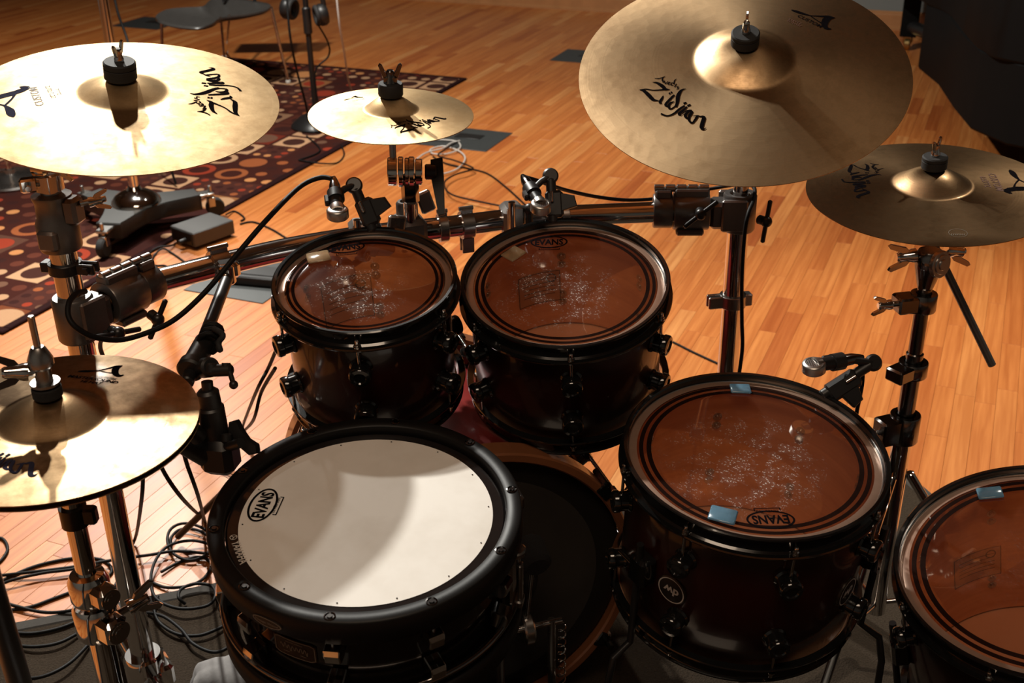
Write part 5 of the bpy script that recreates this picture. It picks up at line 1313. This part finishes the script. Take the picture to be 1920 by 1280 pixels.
# left coils
fc('black cable lying straight across the floor from left edge to the right coil', [(-30, 1082), (60, 1072), (140, 1062), (215, 1049), (280, 1040), (330, 1033), (395, 1038)], 0.0034)
fc('widest loop of black cable on the floor at lower left', [(-25, 1108), (10, 1085), (70, 1060), (140, 1046), (190, 1049), (208, 1064), (202, 1080), (150, 1103), (100, 1122), (50, 1139), (-20, 1146)], 0.0034)
fc('black cable curving low along the carpet edge at lower left', [(-20, 1120), (30, 1136), (90, 1148), (150, 1140), (200, 1118), (222, 1082), (212, 1062)], 0.0034)
fc('black cable arcing over the floor behind the hi-hat stand', [(-20, 1105), (20, 1088), (80, 1074), (140, 1066), (190, 1052)], 0.0034)
fc('uppermost black cable lying on the carpet left of the hi-hat stand', [(10, 1184), (60, 1187), (115, 1176), (165, 1155)], 0.0034)
fc('middle black cable lying on the carpet left of the hi-hat stand', [(20, 1208), (65, 1212), (115, 1203), (165, 1175)], 0.0034)
fc('lowest black cable lying on the carpet left of the hi-hat stand', [(30, 1273), (80, 1268), (130, 1243), (175, 1198)], 0.0034)
fc('short bent black cable at the left picture edge', [(-20, 1008), (5, 1010), (14, 1030), (0, 1052), (-20, 1062)], 0.0034)
fc('small round loop of black cable on top of the right coil', [(402, 1004), (372, 986), (342, 981), (320, 992), (314, 1014), (326, 1038), (356, 1050), (388, 1038), (396, 1012), (372, 994), (340, 992), (322, 1006), (320, 1026)], 0.0033, lift=0.003)
fc('long snaking black cable of the coil by the snare drum', [(402, 1022), (360, 1013), (318, 1022), (294, 1046), (283, 1080), (287, 1112), (304, 1130), (342, 1141), (388, 1135), (404, 1116), (396, 1098), (366, 1094), (340, 1104), (335, 1120), (348, 1132)], 0.0033, lift=0.002)
fc('black cable crossing the coil by the snare drum', [(286, 1092), (312, 1101), (352, 1098), (382, 1084), (396, 1058), (376, 1044), (340, 1052), (302, 1072)], 0.0033, lift=0.003)
fc('black cable looping onto the carpet beside the snare drum', [(296, 1118), (289, 1142), (300, 1168), (332, 1188), (372, 1191), (405, 1180), (428, 1168)], 0.0033)
fc('lowest black cable curving over the carpet beside the snare drum', [(276, 1148), (308, 1156), (340, 1180), (362, 1206), (398, 1222), (426, 1214), (438, 1192)], 0.0033)
cable('leftmost black cable dropping to the floor behind the hi-hat', [at(266, 800, 1.75), at(268, 890, 1.9), at(265, 940, 2.0), fl(256, 1000, 0.05), fl(246, 1026, 0.005)], 0.0034)
cable('middle black cable dropping to the floor behind the hi-hat', [at(290, 820, 1.72), at(302, 874, 1.80), at(340, 932, 1.95), fl(375, 966, 0.03), fl(400, 980, 0.005)], 0.0034)
cable('right black cable dropping to the floor from the boom stand', [at(338, 820, 1.69), at(350, 868, 1.78), at(370, 925, 1.92), fl(384, 975, 0.02), fl(392, 992, 0.005)], 0.0034)
cable('black cable pair running down behind the smallest rack tom', [at(520, 650, 2.0), at(503, 690, 2.12), at(480, 735, 2.2), fl(455, 800, 0.02), fl(452, 830, 0.005)], 0.0034)
cable('black cable bowing towards the boom stand behind the smallest rack tom', [at(516, 690, 2.0), at(490, 735, 2.15), at(476, 785, 2.25), fl(460, 805, 0.02), fl(448, 815, 0.005)], 0.0034)
cable('thin black cable hanging behind the left rack clamp', [at(198, 622, 1.74), at(188, 645, 1.80), at(194, 670, 1.85), at(215, 720, 1.95)], 0.0034)
# centre of the floor
fc('pale grey cable looping over the near floor plate', [(790, 262), (830, 262), (858, 266), (862, 278), (840, 288), (812, 288), (808, 280), (832, 274), (862, 284), (872, 298), (858, 316), (830, 326), (800, 326)], 0.0036, M_wcable, lift=0.002)
fc('pale grey cable running from the near floor plate under the splash cymbal', [(768, 318), (780, 300), (800, 286), (830, 278), (846, 268), (862, 264)], 0.0036, M_wcable)
fc('black cable curving from the near floor plate to the wider rack tom', [(858, 266), (834, 280), (822, 292), (850, 300), (882, 312), (884, 318), (852, 328), (833, 343), (846, 364), (900, 378), (952, 388), (985, 392)], 0.0036)
fc('black cable crossing the floor behind the wider rack tom', [(812, 294), (840, 308), (880, 316), (915, 326), (950, 352), (985, 384)], 0.0036)
fc('thin black cable trailing off the patterned rug', [(575, 255), (600, 282), (560, 300)], 0.0035)
fc('thin black cable curling at the edge of the patterned rug', [(560, 300), (600, 306), (632, 305), (645, 290), (640, 272)], 0.0035)
fc('black cable behind the power supply box', [(424, 402), (440, 396), (458, 408), (452, 414)], 0.0035)
fc('black cable running from the power supply box to the rack', [(450, 420), (475, 416), (510, 430), (548, 452), (600, 470)], 0.0035)
fc('black cable knotted in front of the power supply box', [(328, 458), (316, 461), (296, 464), (280, 476), (286, 496), (310, 498), (312, 506), (290, 510), (284, 495), (290, 478), (305, 466), (322, 474), (356, 498)], 0.0035)
cable('thin pale cable hanging beside the black microphone stand', [at(628, -40, 5.0), at(636, 40, 5.05), at(646, 100, 5.2), at(653, 150, 5.5), at(660, 172, 5.6)], 0.0045, M_wcable)
cable('thin black cable hanging in front of the chair leg', [at(536, -30, 5.0), at(543, 60, 5.0), at(556, 130, 5.1), at(572, 190, 5.2), fl(580, 232, 0.03)], 0.005)
cable('thin black cable hanging left of the chair', [at(208, -40, 4.6), at(220, 20, 4.6), at(236, 66, 4.6), at(250, 110, 4.55), fl(330, 345, 0.02)], 0.005)

# ================================================================== background
# heavy wheeled boom stand base on the rug
bc = fl(262, 392, 0.0); bz = 0.0095
sb = empty('studio_stand', 'wheeled boom stand with three-cornered dark base and chrome pole on the rug', 'microphone stand', T(bc.x, bc.y, bz))
tips = [fl(205, 432, 0.085), fl(372, 372, 0.085), fl(172, 372, 0.085)]
cen = fl(258, 392, 0.085)
poly = []
for i in range(3):
    a, b = tips[i], tips[(i + 1) % 3]
    da = (a - cen); db = (b - cen); pa = Vector((-da.y, da.x, 0)).normalized() * 0.045; pb = Vector((-db.y, db.x, 0)).normalized() * 0.045
    mid = cen + ((a - cen) + (b - cen)) * 0.5 * 0.88
    seq = spline([a + pa, a + pa + (cen - a) * 0.10, mid, b - pb + (cen - b) * 0.10, b - pb], 6)
    poly += seq
cx = cen
if sum(poly[i].x * poly[(i + 1) % len(poly)].y - poly[(i + 1) % len(poly)].x * poly[i].y for i in range(len(poly))) < 0: poly.reverse()
obj('base', MB().prism([(p.x, p.y) for p in poly], 0.055, 0.112, None, 0.004), M_iron, sb, world=True)
obj('dome', MB().lathe([(0.088, 0), (0.086, 0.010), (0.070, 0.028), (0.045, 0.042), (0.028, 0.048), (0.022, 0.060), (0, 0.060)], 40, T(cen.x, cen.y, 0.112)), M_chrome, sb, world=True)
obj('pole', MB().cyl((cen.x, cen.y, 0.15), (cen.x, cen.y, 1.75), 0.0175, seg=24).cyl((cen.x, cen.y, 1.0), (cen.x, cen.y, 1.08), 0.026, seg=24, bev=0.004), M_chrome, sb, world=True)
for p in tips:
    o_ = (p - cen); o_.z = 0; o_.normalize(); q = p + o_ * 0.045
    br = obj('caster', MB().box(0.06, 0.045, 0.012, frame(Vector((q.x - o_.x * 0.02, q.y - o_.y * 0.02, 0.098)), Vector((0, 0, 1)), o_), 0.003).cyl((q.x, q.y, 0.06), (q.x, q.y, 0.128), 0.007, seg=12, bev=0.002).box(0.03, 0.03, 0.04, frame(Vector((q.x, q.y, 0.065)), Vector((0, 0, 1)), o_), 0.004), M_steel, sb, world=True)
    sd = Vector((-o_.y, o_.x, 0)); wc = Vector((q.x, q.y, 0.0345 + bz)) + o_ * 0.012
    obj('wheel', MB().cyl(wc - sd * 0.014, wc + sd * 0.014, 0.034, seg=28, bev=0.005), M_rub, br, world=True)
# round stand base at the left picture edge
rb0 = fl(22, 338, 0.012)
o2 = empty('round_base_stand', 'stand with round chrome base on the rug at the left picture edge', 'microphone stand', T(rb0.x, rb0.y, bz))
obj('base', MB().lathe([(0, 0), (0.150, 0), (0.152, 0.006), (0.146, 0.014), (0.05, 0.028), (0.02, 0.034), (0.018, 0.05), (0, 0.05)], 56, T(rb0.x, rb0.y, bz)), M_steel, o2, world=True)
obj('pole', MB().cyl((rb0.x, rb0.y, 0.04), (rb0.x, rb0.y, 1.3), 0.011, seg=20), M_chrome, o2, world=True)
# black stand with round base
mb0 = fl(594, 236, 0.01)
o3 = empty('straight_microphone_stand', 'straight black microphone stand with round base behind the splash cymbal', 'microphone stand', T(mb0.x, mb0.y, bz))
obj('base', MB().lathe([(0, 0), (0.115, 0), (0.118, 0.006), (0.110, 0.018), (0.075, 0.045), (0.035, 0.065), (0.020, 0.075), (0.018, 0.10), (0, 0.10)], 48, T(mb0.x, mb0.y, bz)), M_blkm, o3, world=True)
obj('pole', MB().cyl((mb0.x, mb0.y, 0.08), (mb0.x, mb0.y, 1.02), 0.0125, seg=20), M_blkm, o3, world=True)
hp = at(597, 20, proj(Vector((mb0.x, mb0.y, 0.5)))[2])
obj('clutch', MB().cyl((mb0.x, mb0.y, hp.z - 0.10), (mb0.x, mb0.y, hp.z + 0.02), 0.019, seg=22, bev=0.006), M_plast, o3, world=True)
hpz = hp.z
h_ = empty('headphones', 'black headphones hanging on the straight black microphone stand', 'headphones', T(mb0.x, mb0.y, hpz))
for s in (-1, 1):
    ctr = Vector((mb0.x + 0.066 * s, mb0.y - 0.035, hpz + (0.02 if s < 0 else -0.01)))
    e_ = obj('ear_cup', MB().lathe([(0, -0.03), (0.040, -0.03), (0.048, -0.018), (0.048, 0.002), (0.042, 0.012), (0.03, 0.014), (0.026, 0.004), (0, 0.004)], 30, frame(ctr, Vector((-s * 0.9, -0.35, -0.1)), Vector((0, 0, 1)))), M_plast, h_, world=True)
    obj('cushion', MB().torus(0.036, 0.011, frame(ctr + Vector((-s * 0.9, -0.35, -0.1)).normalized() * 0.016, Vector((-s * 0.9, -0.35, -0.1)), Vector((0, 0, 1))), 30, 10), M_rub, e_, world=True)
obj('headband', MB().tube([Vector((mb0.x + 0.085 * cos(t_), mb0.y - 0.035, hpz + 0.02 + 0.14 * sin(t_))) for t_ in [pi * i / 20 for i in range(21)]], 0.011, 10), M_plast, h_, world=True)
obj('cord', MB().tube(spline([Vector((mb0.x + 0.05, mb0.y - 0.03, hpz - 0.05)), Vector((mb0.x + 0.085, mb0.y, hpz - 0.14)), Vector((mb0.x + 0.08, mb0.y, hpz - 0.20)), Vector((mb0.x + 0.02, mb0.y - 0.02, hpz - 0.26)), Vector((mb0.x + 0.016, mb0.y - 0.016, hpz - 0.40))], 8), 0.004, 8), M_cable, h_, world=True)
# chair
cf = [fl(541, 159, 0.0), fl(418, 112, 0.0)]
chair = empty('shell_chair', 'black moulded shell chair with thin chrome legs behind the rug', 'chair', T(-1.35, 6.3, 0))
def seat_pt(x, y): return at(x, y, 6.35 if y < 30 else 6.15)
SZ = 0.405
sc0 = fl(398, 26, SZ)
edge = [(292, 33), (312, 20), (345, 16), (380, 14), (392, 4), (408, -4), (440, -2), (480, 4), (506, 10), (500, 20), (470, 27), (436, 31), (412, 36), (398, 46), (372, 52), (335, 50), (305, 43)]
ep = [fl(x, y, SZ) for x, y in edge]; ep = spline(ep, 3, closed=True)
cc = sum(ep, Vector()) / len(ep)
sm = MB(); rows = []
for f_, dz in ((0.0, -0.030), (0.35, -0.026), (0.7, -0.014), (0.92, 0.0), (1.0, 0.006), (1.015, -0.004), (0.96, -0.014), (0.7, -0.028), (0.0, -0.042)):
    rows.append([cc + (p - cc) * f_ + Vector((0, 0, dz)) for p in ep])
n_ = len(ep); vs = [v for r in rows for v in r]
sm.add(vs, [(i * n_ + j, i * n_ + (j + 1) % n_, (i + 1) * n_ + (j + 1) % n_, (i + 1) * n_ + j) for i in range(len(rows) - 1) for j in range(n_)])
obj('seat', sm, simple('black chair shell', (0.05, 0.047, 0.044), 0.34, nscale=30, namt=0.2), chair, world=True, ang=80)
for (x0, y0, x1, y1) in ((508, 13, 541, 159), (414, 34, 421, 112), (303, 42, 306, 150), (430, 30, 424, 100)):
    a = fl(x0, y0, SZ - 0.005); b = fl(x1, y1, 0.0); lb_ = rm.inverted() @ b; b.z = 0.0132 if (-RUG_W < lb_.x < 0 and 0 < lb_.y < RUG_L) else 0.0035
    lo = obj('leg', MB().cyl(a, b, 0.0075, seg=12), M_chrome, chair, world=True)
    obj('glide', MB().cyl(b - Vector((0, 0, 0.003)), b + Vector((0, 0, 0.012)), 0.013, seg=14, bev=0.002), M_white, lo, world=True)
for x in (420, 478):
    obj('back_post', MB().cyl(fl(x, 4, SZ), fl(x + 1, 4, SZ) + Vector((0.0, 0.06, 0.42)), 0.009, seg=12), M_blkm, chair, world=True)
b0 = (fl(420, 4, SZ) + fl(478, 4, SZ)) / 2
obj('backrest', MB().box(0.40, 0.02, 0.24, frame(b0 + Vector((0, 0.06, 0.40)), Vector((0, -0.12, 1)).normalized()), 0.009), simple('black chair shell', (0, 0, 0)), chair, world=True)
# floor plates
def quad(pr, sx, sy):  # right-near corner, size across / along the strips
    P = fl(*pr); return [P, P + dT * sy, P + dT * sy - dS * sx, P - dS * sx]
def plate3(label, pr, sx, sy):
    P = quad(pr, sx, sy); c = sum(P, Vector()) / 4
    r_ = empty('floor_box', label, 'floor box', T(c.x, c.y, 0) @ RZ(-PLANK_YAW), 'floor plates')
    obj('cover', MB().box(sx, sy, 0.003, T(0, 0, 0.0017), 0.0008), M_plate, r_)
    obj('cable_hatch', MB().box(sx * 0.34, sy * 0.22, 0.003, T(0.02, sy * 0.10, 0.0042), 0.0008), M_blkm, r_)
plate3('dark floor plate with cable hatch right of the splash cymbal', (911, 285), 0.36, 0.30)
plate3('dark floor plate left of the ride cymbal', (1125, 121), 0.30, 0.30)
plate3('dark floor plate beside the chair at upper left', (294, 56), 0.36, 0.33)
plate3('dark floor plate behind the left end of the crossbar', (492.5, 570), 0.30, 0.36)
# flat pedal box by the crossbar
pb_ = fl(470, 535, 0.03)
top('black_pedal_box', MB().box(0.20, 0.10, 0.030, None, 0.004).box(0.16, 0.06, 0.004, T(0, 0, 0.016), 0.001), M_plast, 'flat black box on the floor behind the smallest rack tom', 'box', T(fl(492, 528, 0).x, fl(492, 528, 0).y, 0.0195) @ RZ(-PLANK_YAW + 0.15))
# power supply
pv = fl(372, 470, 0.0); pe = fl(447, 443, 0.0)
dx = (pe - pv).normalized(); ang_ = atan2(dx.y, dx.x)
psu = empty('power_supply_box', 'small grey power supply box on the floor beside the rug', 'box', T(*((fl(385, 452, 0)))) @ RZ(ang_))
Lp = (pe - pv).length
obj('case', MB().box(Lp, 0.135, 0.052, T(0.01, 0.02, 0.036), 0.003), M_greybox, psu)
for sx in (-1, 1):
    for sy in (-1, 1): obj('foot', MB().cyl((0.01 + sx * Lp * 0.4, 0.02 + sy * 0.05, 0.0005), (0.01 + sx * Lp * 0.4, 0.02 + sy * 0.05, 0.012), 0.009, seg=14), M_rub, psu)
obj('end_panel', MB().box(0.003, 0.11, 0.042, T(0.01 - Lp / 2 - 0.001, 0.02, 0.036), 0.001), M_blkm, psu)
obj('plug', MB().cyl((0.01 - Lp / 2, 0.0, 0.030), (0.01 - Lp / 2 - 0.03, 0.0, 0.026), 0.009, seg=14, bev=0.002).cyl((0.01 + Lp / 2, 0.02, 0.030), (0.01 + Lp / 2 + 0.03, 0.02, 0.026), 0.009, seg=14, bev=0.002), M_plast, psu)
# black tripod leg at the left picture edge
tl = MB(); a = fl(-6, 1130, CZ + 0.30); 
p0 = at(-30, 1060, 1.18); p1 = at(40, 1290, 1.40)
thr = empty('black_tube_stand', 'black tube of a stand at the lower left picture corner', 'stand', T(p1.x, p1.y, CZ))
obj('leg', MB().cyl(p0, p1 + (p1 - p0).normalized() * ((p1.z - CZ - 0.012) / max(0.05, -(p1 - p0).normalized().z)), 0.0135, seg=18, bev=0.003), M_blkm, thr, world=True)
# pale cloth lump on the carpet
gp = fl(428, 1290, CZ)
cl_ = MB(); rr_ = random.Random(4); prof = []
ns = 36
for i in range(9):
    t_ = i / 8 * pi / 2
    prof.append((0.070 * cos(t_) ** 0.7 if i < 8 else 0, 0.055 * sin(t_)))
mbc = MB().lathe(prof, ns)
for v in mbc.v:
    k_ = 1 + 0.10 * sin(5 * atan2(v.y, v.x) + v.z * 30) + 0.05 * sin(11 * v.x * 20); v.x *= k_; v.y *= k_ * 0.8
top('folded_cloth', mbc, M_cloth, 'pale grey cloth bundle on the carpet left of the snare drum', 'cloth', T(gp.x, gp.y, CZ), ang=80)

# grand piano in the dark corner
pm = M_room.copy(); pp = fl(1700, 92, 0.0); pm.translation = pp
pn = empty('grand_piano', 'black covered grand piano standing in the dark corner by the wall', 'piano', pm)
wl = [Vector((2.02, 6.82, 0.5)), Vector((3.55, 6.15, 0.5)), Vector((3.45, 4.5, 0.5)), Vector((2.9, 3.75, 0.5)), Vector((2.3, 3.7, 0.5)), fl(1914, 122, 0.5), fl(1840, 96, 0.5), fl(1808, 66, 0.5), fl(1775, 28, 0.5), fl(1722, 0, 0.5), Vector((1.93, 6.1, 0.5))]
pmi = pm.inverted()
bp_ = spline([pmi @ p for p in wl], 5, closed=True)
if sum(bp_[i].x * bp_[(i + 1) % len(bp_)].y - bp_[(i + 1) % len(bp_)].x * bp_[i].y for i in range(len(bp_))) < 0: bp_.reverse()
obj('case', MB().prism([(p.x, p.y) for p in bp_], 0.50, 0.86, None, 0.01), M_piano, pn)
obj('lid', MB().prism([(p.x * 1.01, p.y * 1.01) for p in bp_], 0.865, 0.885, None, 0.006), M_piano, pn)
sk = [pmi @ p for p in (fl(1738, 4, 0.5), fl(1775, 28, 0.5), fl(1808, 66, 0.5), fl(1840, 96, 0.5), fl(1912, 121, 0.5), Vector((2.3, 3.73, 0.5)), Vector((2.88, 3.8, 0.5)), Vector((3.4, 4.55, 0.5)), Vector((3.45, 5.6, 0.5)))]
if sum(sk[i].x * sk[(i + 1) % 9].y - sk[(i + 1) % 9].x * sk[i].y for i in range(9)) < 0: sk.reverse()
obj('cover_skirt', MB().prism([(p.x, p.y) for p in sk], 0.20, 0.505, None, 0.01), M_piano, pn)
l2 = pmi @ Vector((3.2, 6.0, 0)); l3 = pmi @ Vector((2.75, 4.3, 0))
for x, y in ((0.0, 0.0), (l2.x, l2.y), (l3.x, l3.y)):
    lg = obj('leg', MB().prism([(-0.045, -0.045), (0.045, -0.045), (0.045, 0.045), (-0.045, 0.045)], 0.075, 0.51, T(x, y, 0), 0.006).prism([(-0.06, -0.06), (0.06, -0.06), (0.06, 0.06), (-0.06, 0.06)], 0.44, 0.505, T(x, y, 0), 0.006), M_piano, pn)
    obj('caster', MB().box(0.05, 0.06, 0.05, T(x, y, 0.06), 0.006).cyl((x - 0.016, y - 0.02, 0.034), (x + 0.016, y - 0.02, 0.034), 0.033, seg=22, bev=0.004), M_brass, lg)
obj('dolly_bar', MB().cyl((0.0, 0.0, 0.13), (l3.x, l3.y, 0.13), 0.035, seg=16, bev=0.004), M_blkm, pn)
lyr = obj('pedal_lyre', MB().box(0.20, 0.08, 0.04, T(0.75, -0.3, 0.10), 0.006).cyl((0.70, -0.3, 0.11), (0.70, -0.3, 0.51), 0.018, seg=14).cyl((0.80, -0.3, 0.11), (0.80, -0.3, 0.51), 0.018, seg=14), M_piano, pn)
